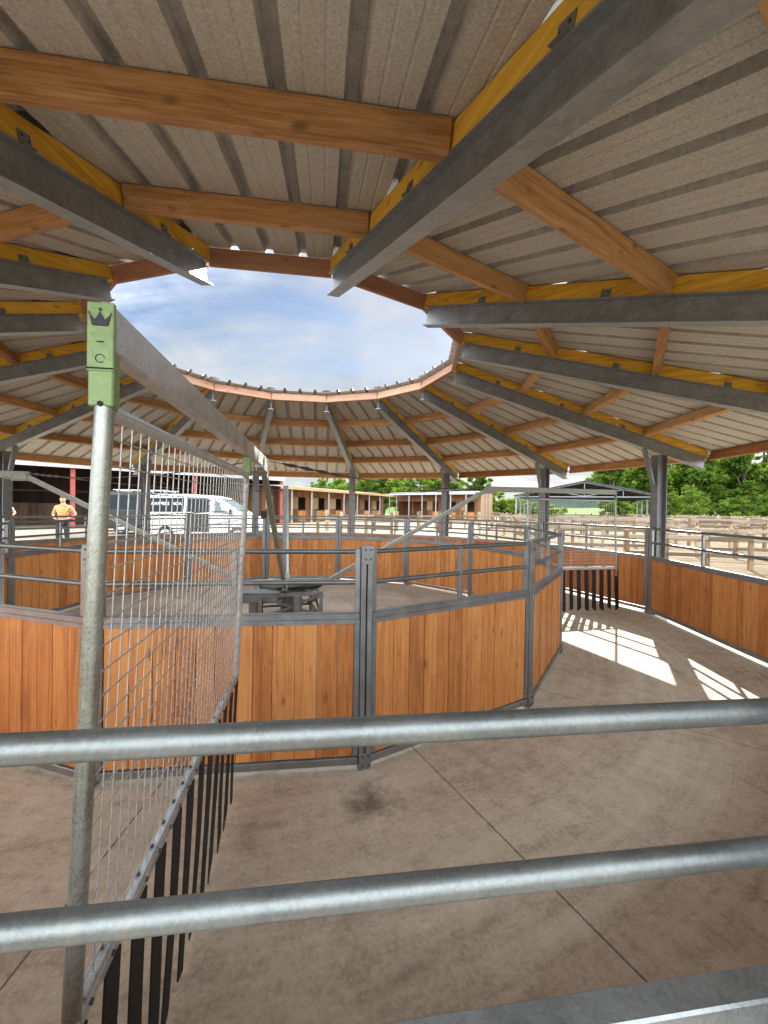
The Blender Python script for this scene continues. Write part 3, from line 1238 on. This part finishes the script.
row('nearest weathered paddock fence, its rails bright just beyond the orange wall on the right', 560, 15.5, 860, 13.2, 9, hpost=1.05, rails=(.35, .65, .95))
row('low weathered fence closest to the orange wall on the right, just behind the steel post', 628, 12.2, 900, 10.2, 7, hpost=1.0, rails=(.4, .85))
row('second weathered paddock fence beyond the orange wall on the right', 515, 19.5, 800, 17.5, 10, hpost=1.15)
row('third weathered paddock fence beyond the orange wall on the right', 480, 25, 840, 22, 14)
row('fourth weathered paddock fence, halfway to the wood on the right', 520, 29, 810, 27.5, 14, rails=(.6, 1.1))
row('fifth weathered paddock fence, with the open barn behind its left half', 500, 35.5, 800, 34, 16, rails=(.6, 1.1))
row('weathered paddock fence running below the open barn to the wood', 560, 43, 800, 42, 16, rails=(.6, 1.1))
row('farthest weathered paddock fence at the foot of the wood', 600, 54, 800, 52, 16, rails=(.6, 1.1))
row('weathered fence running away from the round tree to the paddocks', 492, 48, 545, 22, 12)
row('weathered fence running away across the paddocks right of the second steel post', 622, 46, 690, 17.8, 12)
row('weathered fence running away across the paddocks at the right edge', 700, 50, 800, 20, 12)
row('chunky two rail fence with pale post tops in front of the wooden stables', 327, 27, 440, 29, 6, rails=(.62, 1.0), pw=.20, hpost=1.3)
row('two rail fence left of the chunky posts, crossing the pale yard before the stables', 318, 24, 392, 22.5, 4, rails=(.5, .9), pw=.14)
row('fence with chunky posts in front of the pale gable of the stables', 436, 31, 492, 34, 5, rails=(.62, 1.0), pw=.16)


# ------------------------------------------------------------------ stables (two wings), left barn, right open barn
def local_box(b, p, ex, ey, x0, x1, y0, y1, z0, z1, mi=0, rnd=None):
    pts = []
    for z in (z0, z1):
        for x, y in ((x0, y0), (x1, y0), (x1, y1), (x0, y1)):
            v = p + ex*x + ey*y
            pts.append((v.x, v.y, z))
    return b.hexa(pts, mi, rnd)


def stable(label, A, B, eave, bays, depth, roofmat, fasciamat, gable_end, dark_bays, nposts, over=1.6):
    A, B = Vector((A[0], A[1], 0)), Vector((B[0], B[1], 0))
    L = (B-A).length
    ang = math.atan2((B-A).y, (B-A).x)
    t = thing('stable_block', label, 'stable', (A.x, A.y, GZ), ang)
    H = eave - GZ
    wy = over
    O, EX, EY = Vector((0, 0, 0)), Vector((1, 0, 0)), Vector((0, 1, 0))
    seg = L/bays
    # front wall: boards between openings
    b = MB()
    x = 0
    zl, zu, zt = 1.2, 1.28, 2.45
    for i in range(bays):
        ox0, ox1 = x + seg*.30, x + seg*.30 + min(1.5, seg*.36)
        if i in dark_bays:
            local_box(b, O, EX, EY, x, x+.12, wy, wy+.06, -.2, H-.05)
            local_box(b, O, EX, EY, x+.12, x+seg, wy, wy+.06, zt, H-.05)
        else:
            def bd(x0, x1, z0, z1):
                n = max(1, int((x1-x0)/.18))
                for j in range(n):
                    local_box(b, O, EX, EY, x0+(x1-x0)*j/n, x0+(x1-x0)*(j+1)/n-.008, wy, wy+.05, z0, z1)
            bd(x, ox0, -.2, H-.05)
            bd(ox1, x+seg, -.2, H-.05)
            bd(ox0, ox1, zt, H-.05)
        x += seg
    for j in range(int(depth/.2)):                 # side and back walls
        local_box(b, O, EX, EY, L-.05, L, wy+.06+j*.2, wy+.06+j*.2+.19, -.2, H)
        local_box(b, O, EX, EY, 0, .05, wy+.06+j*.2, wy+.06+j*.2+.19, -.2, H)
    local_box(b, O, EX, EY, .05, L-.05, wy+depth, wy+depth+.05, -.2, H+.05)
    b.build('wall', 'stable_wood', t)
    x = 0
    for i in range(bays):
        if i not in dark_bays:
            w_ = min(1.5, seg*.36)
            ox0, ox1 = x + seg*.30, x + seg*.30 + w_
            b = MB()
            n = 6
            for j in range(n):
                local_box(b, O, EX, EY, ox0+.01+(w_-.02)*j/n, ox0+.01+(w_-.02)*(j+1)/n-.006, wy-.03, wy+.02, .06, zl)
            local_box(b, O, EX, EY, ox0+.01, ox1-.01, wy-.045, wy-.031, zl-.1, zl, 1)
            local_box(b, O, EX, EY, ox0+.01, ox1-.01, wy-.045, wy-.031, .45, .55, 1)
            d = b.build('lower_door', ['plank', 'bolt'], t)
            b = MB()
            local_box(b, O, EX, EY, ox0-.03-w_*.95, ox0-.03, wy-.05, wy-.01, zl+.1, zt)
            b.build('upper_door', 'weathered_post', t)
        x += seg
    # roof
    b = MB()
    hp = .16
    vs = []
    for z in (0, .08):
        vs += [(-.2, -.1, H+z), (L+.2, -.1, H+z), (L+.2, wy+depth+.3, H+z+.28), (-.2, wy+depth+.3, H+z+.28)]
    b.hexa(vs)
    for j in range(int(L/.5)):
        xx = -.1 + j*.5
        b.hexa([(xx, -.1, H+.08), (xx+.06, -.1, H+.08), (xx+.06, wy+depth+.3, H+.36), (xx, wy+depth+.3, H+.36),
                (xx+.01, -.1, H+.12), (xx+.05, -.1, H+.12), (xx+.05, wy+depth+.3, H+.40), (xx+.01, wy+depth+.3, H+.40)])
    b.build('roof', roofmat, t)
    b = MB()
    b.box((L/2, -.13, H-.06), (L+.4, .04, .26))
    b.build('fascia', fasciamat, t)
    for i in range(nposts):
        b = MB()
        xx = L*(i+.5)/nposts
        b.box((xx, .02, H/2-.1), (.09, .09, H+.2))
        b.build('awning_post', 'white_metal', t)
    if gable_end:
        b = MB()
        n = 16
        for j in range(n):
            y0 = wy - 0.1 + (depth+.2)*j/n
            y1 = wy - 0.1 + (depth+.2)*(j+1)/n - .01
            b.hexa([(L+.01, y0, -.2), (L+.06, y0, -.2), (L+.06, y1, -.2), (L+.01, y1, -.2),
                    (L+.01, y0, H-.06+.28*y0/(wy+depth)), (L+.06, y0, H-.06+.28*y0/(wy+depth)), (L+.06, y1, H-.06+.28*y1/(wy+depth)), (L+.01, y1, H-.06+.28*y1/(wy+depth))])
        b.build('gable_wall', 'gable_wood', t)
    return t


stable('long wooden stable row with half doors under an orange fascia, behind the chunky fence', PX(281, 37), W(1.4, 60), 3.5, 7, 4, 'white_metal', 'fascia_wood', False, [], 8)
stable('wooden stable wing with a white roof edge and a pale gable at its end', W(.9, 60.3), PX(474, 51), 3.75, 5, 2.6, 'white_metal', 'white_metal', True, [0, 1], 6)

# left barn: open front along A-B, red posts
A, B = PX(-40, 23.5), PX(281, 37.6)
L = (B-A).length
barn = thing('open_barn', 'long open fronted barn with pale fascia and red posts behind the white van', 'barn', (A.x, A.y, GZ), math.atan2((B-A).y, (B-A).x))
E_ = 4.3-GZ
b = MB()
b.hexa([(-.5, -.3, E_), (L+.1, -.3, E_), (L+.1, 12, E_+2.2), (-.5, 12, E_+2.2), (-.5, -.3, E_+.08), (L+.1, -.3, E_+.08), (L+.1, 12, E_+2.28), (-.5, 12, E_+2.28)])
b.build('roof', 'grey_roof', barn)
b = MB()
x = -.5
while x < L+.05:
    b.box((x+.05, -.34, E_-.10), (.085, .03, .42), ch=.008)
    x += .12
b.box((L/2-.2, -.31, E_-.10), (L+.6, .02, .42))
b.build('fascia', 'barn_fascia', barn)
for x in (73, 195, 281):
    # distance along the front at which the post stands
    best = min((abs(((A + (B-A)*s/400 - Vector((0, 0, 0))).dot(ER)/(A + (B-A)*s/400).dot(EF)*FPX + 384) - x), s/400) for s in range(401))[1]
    b = MB()
    xx = L*best
    b.isec((xx, -.05, -.2), (xx, -.05, E_-.02), .24, .24, .012, .014, up=(0, 1, 0))
    b.build('post', 'red', barn)
b = MB()
n = int(L/.3)
for j in range(n):
    b.box((L*(j+.5)/n, 11.5, 2.9), (L/n+.0, .05+.01*(j % 2), 6.6))
for j in range(40):
    b.box((-.3, .2+j*.28, 2.6), (.05+.01*(j % 2), .28, 5.6))
    b.box((L-.02, .2+j*.28, 2.6-.4), (.05+.01*(j % 2), .28, 4.8))
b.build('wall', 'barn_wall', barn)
b = MB()
for x in range(0, int(L), 5):
    b.bar((x+.5, 0, E_-.10), (x+.5, 11.4, E_+2.0), .12, .2)
    b.bar((x+.5, 3.5, E_-.7), (x+.5, 0, E_-1.0), .08, .08)
for y in range(1, 11, 2):
    b.box((L/2, y, E_+.25*0+.0+(y+.3)*.179-.10), (L, .07, .16))
b.box((L/2, 4.0, 2.35), (L-.3, .08, .10))
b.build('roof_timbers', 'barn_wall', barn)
b = MB()
for j in range(int(L*.7/.2)):
    b.box((j*.2+.1, 4.2, .75), (.19, .04, 1.5))
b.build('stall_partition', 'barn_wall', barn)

# right open barn, gable towards the walker
P = PX(584, 40, GZ)
ob = thing('open_barn', 'open sided barn with a dark gable roof and steel trusses beyond the paddocks', 'barn', P, YAW + R_(-24))
HR, HE, HW, DP = 4.55-GZ, 3.15-GZ, 6.4, 16
b = MB()
for sx in (-1, 1):
    p0, p1 = (0, HR), (sx*HW, HE)
    pts = []
    for dz in (0, .07):
        pts += [(p0[0], -.4, p0[1]+dz), (p1[0], -.4, p1[1]+dz), (p1[0], DP, p1[1]+dz), (p0[0], DP, p0[1]+dz)]
    b.hexa(pts)
b.build('roof', 'grey_roof', ob)
for k in range(5):
    b = MB()
    y = .0 + k*(DP-.4)/4
    b.bar((-HW+.1, y, HE-.06), (HW-.1, y, HE-.06), .07, .09)
    for sx in (-1, 1):
        b.bar((0, y, HR-.08), (sx*(HW-.1), y, HE-.04), .08, .12)
        b.bar((0, y, HE), (sx*HW*.5, y, (HR+HE)/2-.1), .06, .06)
        b.bar((sx*HW*.5, y, HE), (sx*HW*.5, y, (HR+HE)/2-.1), .06, .06)
    b.bar((0, y, HE), (0, y, HR-.1), .07, .07)
    b.build('truss', 'grey_roof' if k else 'post', ob)
for sx in (-1, 1):
    for f in (.25, .5, .75):
        b = MB()
        b.bar((sx*HW*f, -.2, HR+(HE-HR)*f-.07), (sx*HW*f, DP-.2, HR+(HE-HR)*f-.07), .06, .12)
        b.build('roof_purlin', 'grey_roof', ob)
b = MB()
b.add([(-HW, DP-.3, HE-.05), (HW, DP-.3, HE-.05), (0, DP-.3, HR-.05), (-HW, DP-.25, HE-.05), (HW, DP-.25, HE-.05), (0, DP-.25, HR-.05)], [(0, 1, 2), (5, 4, 3), (0, 3, 4, 1), (1, 4, 5, 2), (2, 5, 3, 0)])
b.build('gable_dark_sheet', 'grey_roof', ob)  # dark sheet added across the back gable so the roof space looks dark
for sx in (-1, 1):
    for k in range(5):
        b = MB()
        b.box((sx*(HW-.25), k*(DP-.4)/4, HE/2-.1), (.16, .16, HE+.1))
        b.build('post', 'post', ob)


# ------------------------------------------------------------------ vehicles
def vehicle(name, label, loc, rz, Lg, Wd, Ht, paint, belt, stations, text=None, open_door=True, rack=False):
    t = thing(name, label, 'van', loc, rz)
    hw = Wd/2
    # stations: (x fraction, z_bottom, z_belt, z_top, half width factor top)
    rows = []
    for fx, zb, zbelt, ztop, fb, ft in stations:
        x = (fx-.5)*Lg
        rows.append([Vector((x, -hw*fb*.97, zb)), Vector((x, -hw*fb, zb+.18)), Vector((x, -hw*fb, zbelt)), Vector((x, -hw*ft, ztop-.09)), Vector((x, -hw*ft*.82, ztop)),
                     Vector((x, hw*ft*.82, ztop)), Vector((x, hw*ft, ztop-.09)), Vector((x, hw*fb, zbelt)), Vector((x, hw*fb, zb+.18)), Vector((x, hw*fb*.97, zb))])
    b = MB()
    vs = [v for r in rows for v in r]
    n = 10
    fs = []
    for k in range(len(rows)-1):
        for i in range(n):
            fs.append((k*n+i, k*n+(i+1) % n, (k+1)*n+(i+1) % n, (k+1)*n+i))
    fs = [tuple(reversed(f)) for f in fs]
    fs.append(tuple(range(n)))
    fs.append(tuple(reversed(range((len(rows)-1)*n, len(rows)*n))))
    b.add(vs, fs, 0, 0)
    body = b.build('body', paint, t)
    body.data.polygons.foreach_set('use_smooth', [False]*len(body.data.polygons))
    me = body.data
    bm = bmesh.new()
    bm.from_mesh(me)
    bmesh.ops.bevel(bm, geom=[e for e in bm.edges if e.is_manifold and e.calc_face_angle(0) > .35], offset=.035, segments=2, affect='EDGES', profile=.6)
    bmesh.ops.recalc_face_normals(bm, faces=bm.faces)
    bm.to_mesh(me)
    bm.free()

    def side(fx, f, sgn, out=.006):
        """point on the side at length fraction fx, f=0 belt .. 1 shoulder"""
        for k in range(len(stations)-1):
            if stations[k][0] <= fx <= stations[k+1][0]:
                s_ = (fx-stations[k][0])/(stations[k+1][0]-stations[k][0])
                a = rows[k][2].lerp(rows[k+1][2], s_)
                c = rows[k][3].lerp(rows[k+1][3], s_)
                p = a.lerp(c, f)
                return Vector((p.x, sgn*(p.y - out) if sgn > 0 else -(p.y - out), p.z))

    def pane(nm, f0, f1, g0, g1, mat, parent, sgn=1, out=.008):
        b = MB()
        m_ = 6
        vs = []
        for i in range(m_+1):
            fx = f0 + (f1-f0)*i/m_
            gg0 = g0
            gg1 = g1 if not callable(g1) else g1(i/m_)
            for f in (gg0, gg1):
                for o_ in (out, -.01):
                    vs.append(side(fx, f, sgn, o_))
        fs = []
        for i in range(m_):
            o = i*4
            fs += [(o, o+4, o+6, o+2), (o+1, o+3, o+7, o+5), (o, o+1, o+5, o+4), (o+2, o+6, o+7, o+3)]
        e = m_*4
        fs += [(0, 2, 3, 1), (e, e+1, e+3, e+2)]
        if sgn < 0:
            fs = [tuple(reversed(f)) for f in fs]
        b.add(vs, fs)
        return b.build(nm, mat, parent)
    for sgn in (1, -1):
        w = pane('side_window', .035, .345, .08, .90, 'glass', t, sgn)
        if sgn > 0 and text:
            cu = bpy.data.curves.new('lettering', 'FONT')
            cu.body = text
            cu.size = .22
            cu.extrude = .002
            to = bpy.data.objects.new('tmp', cu)
            COL.objects.link(to)
            bpy.context.view_layer.update()
            dg = bpy.context.evaluated_depsgraph_get()
            tm = bpy.data.meshes.new_from_object(to.evaluated_get(dg))
            bpy.data.objects.remove(to)
            xs = [v.co.x for v in tm.vertices]
            zs = [v.co.y for v in tm.vertices]
            w0, w1 = min(xs), max(xs)
            p0 = side(.06, .48, 1, .014)
            p1 = side(.325, .48, 1, .014)
            p2 = side(.06, .66, 1, .014)
            hh = max(zs)-min(zs)
            for v in tm.vertices:
                f = (v.co.x-w0)/(w1-w0)
                q = p0 + (p1-p0)*f + (p2-p0)*((v.co.y-min(zs))/hh) + Vector((0, -1, 0))*v.co.z
                v.co = q
            tm.materials.append(M['lettering'])
            to = bpy.data.objects.new('lettering', tm)
            COL.objects.link(to)
            to.parent = w
        pane('side_window', .365, .575, .08, .90, 'glass', t, sgn)
        pane('front_window', .605, .78, .06, lambda f: .88 - .55*max(0, f-.25)/.75, 'glass_clear', t, sgn)
    if open_door:
        b = MB()
        x0, x1 = (.365-.5)*Lg, (.575-.5)*Lg
        b.box(((x0+x1)/2, -hw-.004, (.42+belt)/2), (x1-x0, .02, belt-.42))  # dark sheet standing in for the shaded inside of the open door
        b.build('doorway_shade', 'van_black', t)
    # windscreen
    k = [i for i, s_ in enumerate(stations) if s_[3] > belt+.3][-1]
    r0, r1 = rows[k], rows[k+1]
    b = MB()
    q = [r0[4].lerp(r1[4], .10), r0[5].lerp(r1[5], .10), r0[5].lerp(r1[5], .92), r0[4].lerp(r1[4], .92)]
    nrm = (q[1]-q[0]).cross(q[3]-q[0]).normalized()
    if nrm.x < 0:
        nrm = -nrm
    b.add([v + nrm*.010 for v in q] + [v - nrm*.004 for v in q], [(0, 1, 2, 3), (7, 6, 5, 4), (0, 4, 5, 1), (1, 5, 6, 2), (2, 6, 7, 3), (3, 7, 4, 0)])
    b.build('windscreen', 'glass_clear', t)
    for fx in (.19, .82):
        for sgn in (-1, 1):
            b = MB()
            x = (fx-.5)*Lg
            b.tube((x, sgn*(hw-.20), .33), (x, sgn*(hw+.012), .33), .33, 28)
            wh = b.build('wheel', 'tyre', t)
            b = MB()
            b.tube((x, sgn*(hw+.0), .33), (x, sgn*(hw+.022), .33), .20, 20)
            for j in range(5):
                a = j*2*PI/5
                b.bar((x, sgn*(hw+.024), .33), (x+.17*math.cos(a), sgn*(hw+.024), .33+.17*math.sin(a)), .04, .02, up=(0, 1, 0))
            b.build('rim', 'rimsilver', wh)
    for sgn in (-1, 1):
        b = MB()
        b.box((Lg*.487, sgn*hw*.70, .80), (.08, .34, .17), ch=.02)
        b.build('headlight', 'lamp_clear', t)
        b = MB()
        b.box((-Lg*.5+.005, sgn*hw*.88, 1.05), (.04, .10, .50), ch=.01)
        b.build('tail_light', 'lamp_red', t)
        b = MB()
        b.box((Lg*.265, sgn*(hw+.10), belt+.10), (.10, .20, .22), ch=.03)
        b.build('door_mirror', 'van_black', t)
    b = MB()
    b.box((Lg*.492, 0, .42), (.14, Wd*.94, .26), ch=.04)
    b.build('bumper', 'van_black', t)
    b = MB()
    b.box((-Lg*.497, 0, .42), (.10, Wd*.94, .22), ch=.04)
    b.build('bumper', 'van_black', t)
    if rack:
        b = MB()
        for sgn in (-1, 1):
            b.tube((-Lg*.42, sgn*hw*.66, Ht+.09), (Lg*.12, sgn*hw*.66, Ht+.09), .025, 10)
        for x in (-.38, -.15, .08):
            b.bar((Lg*x, -hw*.7, Ht+.06), (Lg*x, hw*.7, Ht+.06), .06, .05)
            for sgn in (-1, 1):
                b.box((Lg*x, sgn*hw*.66, Ht+.02), (.06, .05, .08))
        b.build('roof_rack', 'white_metal', t)
    return t


VS = [(0, .38, 1.12, 1.90, .95, .80), (.03, .30, 1.16, 1.97, 1, .84), (.35, .26, 1.18, 1.99, 1, .86), (.54, .26, 1.18, 1.95, 1, .85), (.64, .26, 1.18, 1.86, 1, .82), (.84, .27, 1.13, 1.22, .98, .80), (.975, .32, .95, 1.00, .90, .74), (1.0, .42, .84, .90, .80, .66)]
vl = W(-7.6, 18.6, GZ)
vehicle('parked_van', 'white van with lettered dark side windows and a dark open doorway', vl, YAW, 4.75, 1.9, 1.99, 'van_white', 1.18, VS, 'HARPERS  NOA')
VB = [(s[0], s[1], s[2]+.02, s[3]+.16 if s[3] > 1.5 else s[3], s[4], s[5]) for s in VS]
vehicle('parked_van', 'black van with a white roof rack, parked behind the white van', W(-11.6, 22.2, GZ), YAW+R_(4), 5.0, 1.95, 2.15, 'van_black', 1.2, VB, None, False, True)


# ------------------------------------------------------------------ people
def skin_mesh(verts, edges, radii, roots, sub=2):
    me = bpy.data.meshes.new('tmp')
    me.from_pydata(verts, edges, [])
    ob_ = bpy.data.objects.new('tmp', me)
    COL.objects.link(ob_)
    md = ob_.modifiers.new('s', 'SKIN')
    md.use_smooth_shade = True
    for i, r in enumerate(radii):
        d = me.skin_vertices[0].data[i]
        d.radius = (r, r) if not isinstance(r, tuple) else r
        d.use_root = i in roots
    sb = ob_.modifiers.new('u', 'SUBSURF')
    sb.levels = sb.render_levels = sub
    bpy.context.view_layer.update()
    dg = bpy.context.evaluated_depsgraph_get()
    out = bpy.data.meshes.new_from_object(ob_.evaluated_get(dg))
    bpy.data.objects.remove(ob_)
    return out


def person(label, loc, rz, shirtmat):
    t = thing('person', label, 'person', loc, rz)
    # faces -Y; hands on the hips
    J = {'pel': (0, 0, .96), 'wst': (0, 0, 1.12), 'chs': (0, .01, 1.32), 'shd': (0, .015, 1.42), 'nek': (0, .005, 1.51), 'hed': (0, -.01, 1.60)}
    Rr = {'pel': (.155, .115), 'wst': (.140, .10), 'chs': (.165, .115), 'shd': (.12, .085), 'nek': .058, 'hed': .06}
    E = [('pel', 'wst'), ('wst', 'chs'), ('chs', 'shd'), ('shd', 'nek'), ('nek', 'hed')]
    for s, q in ((-1, 'L'), (1, 'R')):
        J.update({'hip'+q: (s*.10, 0, .90), 'kne'+q: (s*.13, -.02, .50), 'ank'+q: (s*.14, .02, .09), 'toe'+q: (s*.17, -.16, .04),
                  'arm'+q: (s*.19, .015, 1.40), 'elb'+q: (s*.345, .10, 1.16), 'wri'+q: (s*.225, -.06, 1.03), 'pal'+q: (s*.185, -.095, 1.005)})
        Rr.update({'hip'+q: .098, 'kne'+q: .062, 'ank'+q: .042, 'toe'+q: .036, 'arm'+q: .062, 'elb'+q: .042, 'wri'+q: .030, 'pal'+q: (.038, .022)})
        E += [('pel', 'hip'+q), ('hip'+q, 'kne'+q), ('kne'+q, 'ank'+q), ('ank'+q, 'toe'+q), ('shd', 'arm'+q), ('arm'+q, 'elb'+q), ('elb'+q, 'wri'+q), ('wri'+q, 'pal'+q)]
    names = list(J)
    verts = [J[k] for k in names]
    edges = [(names.index(a), names.index(c)) for a, c in E]
    radii = [Rr[k] for k in names]
    roots = {0}
    for s, q in ((-1, 'L'), (1, 'R')):
        p = Vector(J['pal'+q])
        for j, (ln_, off) in enumerate(((.075, .03), (.085, .01), (.08, -.01), (.062, -.028), (.055, .045))):
            base = p + Vector((-s*.005, 0, off))
            d1 = Vector((-s*.55, -.75, -.25)).normalized() if j < 4 else Vector((s*.15, .35, .9)).normalized()
            d2 = Vector((-s*.95, -.15, -.3)).normalized() if j < 4 else Vector((-s*.1, -.3, .9)).normalized()
            i0 = len(verts)
            verts += [tuple(base), tuple(base + d1*ln_*.5), tuple(base + d1*ln_*.5 + d2*ln_*.5)]
            radii += [.010, .009, .007]
            edges += [(i0, i0+1), (i0+1, i0+2)]
            roots.add(i0)
    me = skin_mesh(verts, edges, radii, roots)
    bm = bmesh.new()
    bm.from_mesh(me)
    hc = Vector((0, -.025, 1.645))
    r = bmesh.ops.create_uvsphere(bm, u_segments=24, v_segments=18, radius=1)
    for v in r['verts']:
        x, y, z = v.co
        w = .074*(1 - .22*max(0, -z)**1.5)
        v.co = hc + Vector((x*w, y*.094*(1-.10*max(0, -z)), z*.118))
        if y < -.6:                               # brow, nose, chin
            if abs(x) < .22 and -.35 < z < .15:
                v.co.y -= .020*(1-abs(x)/.22)*(1-abs(z+.15)/.35)
            if z < -.62:
                v.co.y -= .012
    for s in (-1, 1):
        r = bmesh.ops.create_uvsphere(bm, u_segments=10, v_segments=8, radius=1)
        for v in r['verts']:
            x, y, z = v.co
            v.co = hc + Vector((s*.074+x*.012, .012+y*.022, -.012+z*.034))
        r = bmesh.ops.create_uvsphere(bm, u_segments=10, v_segments=8, radius=1)
        for v in r['verts']:
            x, y, z = v.co
            v.co = hc + Vector((s*.030+x*.011, -.082+y*.008, .004+z*.007))
            for f in v.link_faces:
                f.material_index = 1
    r = bmesh.ops.create_uvsphere(bm, u_segments=12, v_segments=6, radius=1)
    for v in r['verts']:
        x, y, z = v.co
        v.co = hc + Vector((x*.024, -.083+y*.007, -.058+z*.006))
    for f in bm.faces:
        f.smooth = True
    bm.to_mesh(me)
    bm.free()
    me.name = 'body'
    me.materials.clear()
    me.materials.append(M['skin'])
    me.materials.append(M['eye'])
    o = bpy.data.objects.new('body', me)
    COL.objects.link(o)
    o.parent = t

    def cloth(nm, keys, extra, grow, mat, root):
        ks = [k for k in names if k in keys] + list(extra)
        vv = [J[k] if k in J else extra[k][0] for k in ks]
        rr = [(tuple(a+grow for a in Rr[k]) if isinstance(Rr[k], tuple) else Rr[k]+grow) if k in J else extra[k][1] for k in ks]
        ee = [(ks.index(a), ks.index(c)) for a, c in E if a in ks and c in ks]
        for k, (_, _, par) in extra.items():
            ee.append((ks.index(par), ks.index(k)))
        mm = skin_mesh(vv, ee, rr, {ks.index(root)})
        mm.name = nm
        mm.materials.clear()
        mm.materials.append(M[mat])
        c = bpy.data.objects.new(nm, mm)
        COL.objects.link(c)
        c.parent = t
    ex = {}
    for s, q in ((-1, 'L'), (1, 'R')):
        a, e = Vector(J['arm'+q]), Vector(J['elb'+q])
        ex['slv'+q] = (tuple(a.lerp(e, .62)), .064, 'arm'+q)
    cloth('shirt', {'pel', 'wst', 'chs', 'shd', 'armL', 'armR'}, ex, .014, shirtmat, 'chs')
    cloth('trousers', {'pel', 'hipL', 'hipR', 'kneL', 'kneR', 'ankL', 'ankR'}, {}, .017, 'trousers', 'pel')
    for s in (-1, 1):
        b = MB()
        b.box((s*.165, -.06, .045), (.10, .27, .09), Matrix.Rotation(-s*.18, 3, 'Z'), ch=.03)
        b.build('shoe', 'shoe', t)
    hm = bpy.data.meshes.new('hair')
    bm = bmesh.new()
    bmesh.ops.create_uvsphere(bm, u_segments=24, v_segments=16, radius=1)
    for v in bm.verts:
        x, y, z = v.co
        v.co = hc + Vector((x*.083, y*.103 + .006, z*.126 + .006))
        v.co += Vector((random.uniform(-.003, .003),)*3)
    bmesh.ops.delete(bm, geom=[v for v in bm.verts if (v.co.z < hc.z + .035 and v.co.y < hc.y + .01) or v.co.z < hc.z-.045], context='VERTS')
    for f in bm.faces:
        f.smooth = True
    bm.to_mesh(hm)
    bm.free()
    hm.materials.append(M['hair'])
    ho = bpy.data.objects.new('hair', hm)
    COL.objects.link(ho)
    ho.parent = t
    sd = ho.modifiers.new('thick', 'SOLIDIFY')
    sd.thickness = .012
    sd.offset = -1
    return t


person('person in an ochre shirt and dark trousers standing with hands on hips beyond the ring', PX(63, 14.2, GZ-.0), YAW + R_(12), 'shirt')
person('person in a white shirt mostly hidden behind the steel post at the left edge', PX(1.5, 14.6, GZ-.0), YAW + R_(25), 'white_shirt')

# ------------------------------------------------------------------ sun, sky, view
SUN_EL, SUN_AZ = 28.6, 40.5                      # azimuth from +Y towards +X
sl = bpy.data.lights.new('sun', 'SUN')
sl.energy = 3.4
sl.angle = R_(.53)
sl.color = (1, .95, .86)
so = bpy.data.objects.new('sun', sl)
COL.objects.link(so)
dirv = Vector((math.sin(R_(SUN_AZ))*math.cos(R_(SUN_EL)), math.cos(R_(SUN_AZ))*math.cos(R_(SUN_EL)), math.sin(R_(SUN_EL))))
so.rotation_euler = dirv.to_track_quat('Z', 'Y').to_euler()
so.location = dirv*60

wd = bpy.data.worlds.new('World')
scene.world = wd
wd.use_nodes = True
wt = wd.node_tree
wt.nodes.clear()


class WT(NT):
    def __init__(s):
        s.t = wt


w = WT()
out = w.n('ShaderNodeOutputWorld')
bg = w.n('ShaderNodeBackground')
sky = w.n('ShaderNodeTexSky')
sky.sky_type = 'NISHITA'
sky.sun_disc = False
sky.sun_elevation = R_(SUN_EL)
sky.sun_rotation = R_(SUN_AZ)
sky.air_density = 1.0
sky.dust_density = .6
sky.ozone_density = 1.5
gc = w.n('ShaderNodeTexCoord').outputs['Generated']
# project the view direction on a cloud deck
sep = w.n('ShaderNodeSeparateXYZ')
w.l(gc, sep.inputs[0])
zc_ = w.math('ADD', w.math('MAXIMUM', sep.outputs[2], 0.0), .22)
cb = w.n('ShaderNodeCombineXYZ')
w.l(w.math('DIVIDE', sep.outputs[0], zc_), cb.inputs[0])
w.l(w.math('DIVIDE', sep.outputs[1], zc_), cb.inputs[1])
cl1 = w.noise(w.mapping(cb.outputs[0], (1.0, 1.6, 1), (2.3, .7, 0)), 1.15, 8, .58, .5)
cl2 = w.noise(w.mapping(cb.outputs[0], (1, 1, 1), (7.1, 3.3, 0)), 3.2, 6, .6, .3)
cf = w.fac(w.math('ADD', w.math('MULTIPLY', cl1, .8), w.math('MULTIPLY', cl2, .2)), .30, .52)
shade = w.ramp(cl2, [(.3, (2.35, 2.6, 2.95)), (.7, (3.3, 3.4, 3.5))])
# unseen clouds overhead and opposite the sun brightened, added fill light under the roof
sd_ = w.n('ShaderNodeVectorMath', operation='DOT_PRODUCT')
w.l(gc, sd_.inputs[0])
sd_.inputs[1].default_value = (math.sin(R_(SUN_AZ)), math.cos(R_(SUN_AZ)), -.9)
sky_fill = w.math('ADD', 1.0, w.math('MULTIPLY', w.math('SUBTRACT', 1.0, w.fac(sd_.outputs['Value'], -.7, .25)), 8.0))
shade = w.mix(1.0, shade, sky_fill, 'MULTIPLY')
mixc = w.mix(w.math('MULTIPLY', cf, .9), w.mix(1.0, sky.outputs[0], (.58, .60, .63), 'MULTIPLY'), shade)
w.l(mixc, bg.inputs[0])
bg.inputs[1].default_value = .06
w.l(bg.outputs[0], out.inputs[0])

scene.view_settings.view_transform = 'Standard'
scene.view_settings.look = 'None'
scene.view_settings.gamma = 1
scene.view_settings.exposure = 2.0
scene.cycles.max_bounces = 7
scene.cycles.diffuse_bounces = 4
scene.cycles.glossy_bounces = 4
scene.cycles.transmission_bounces = 2
scene.cycles.sample_clamp_indirect = 8
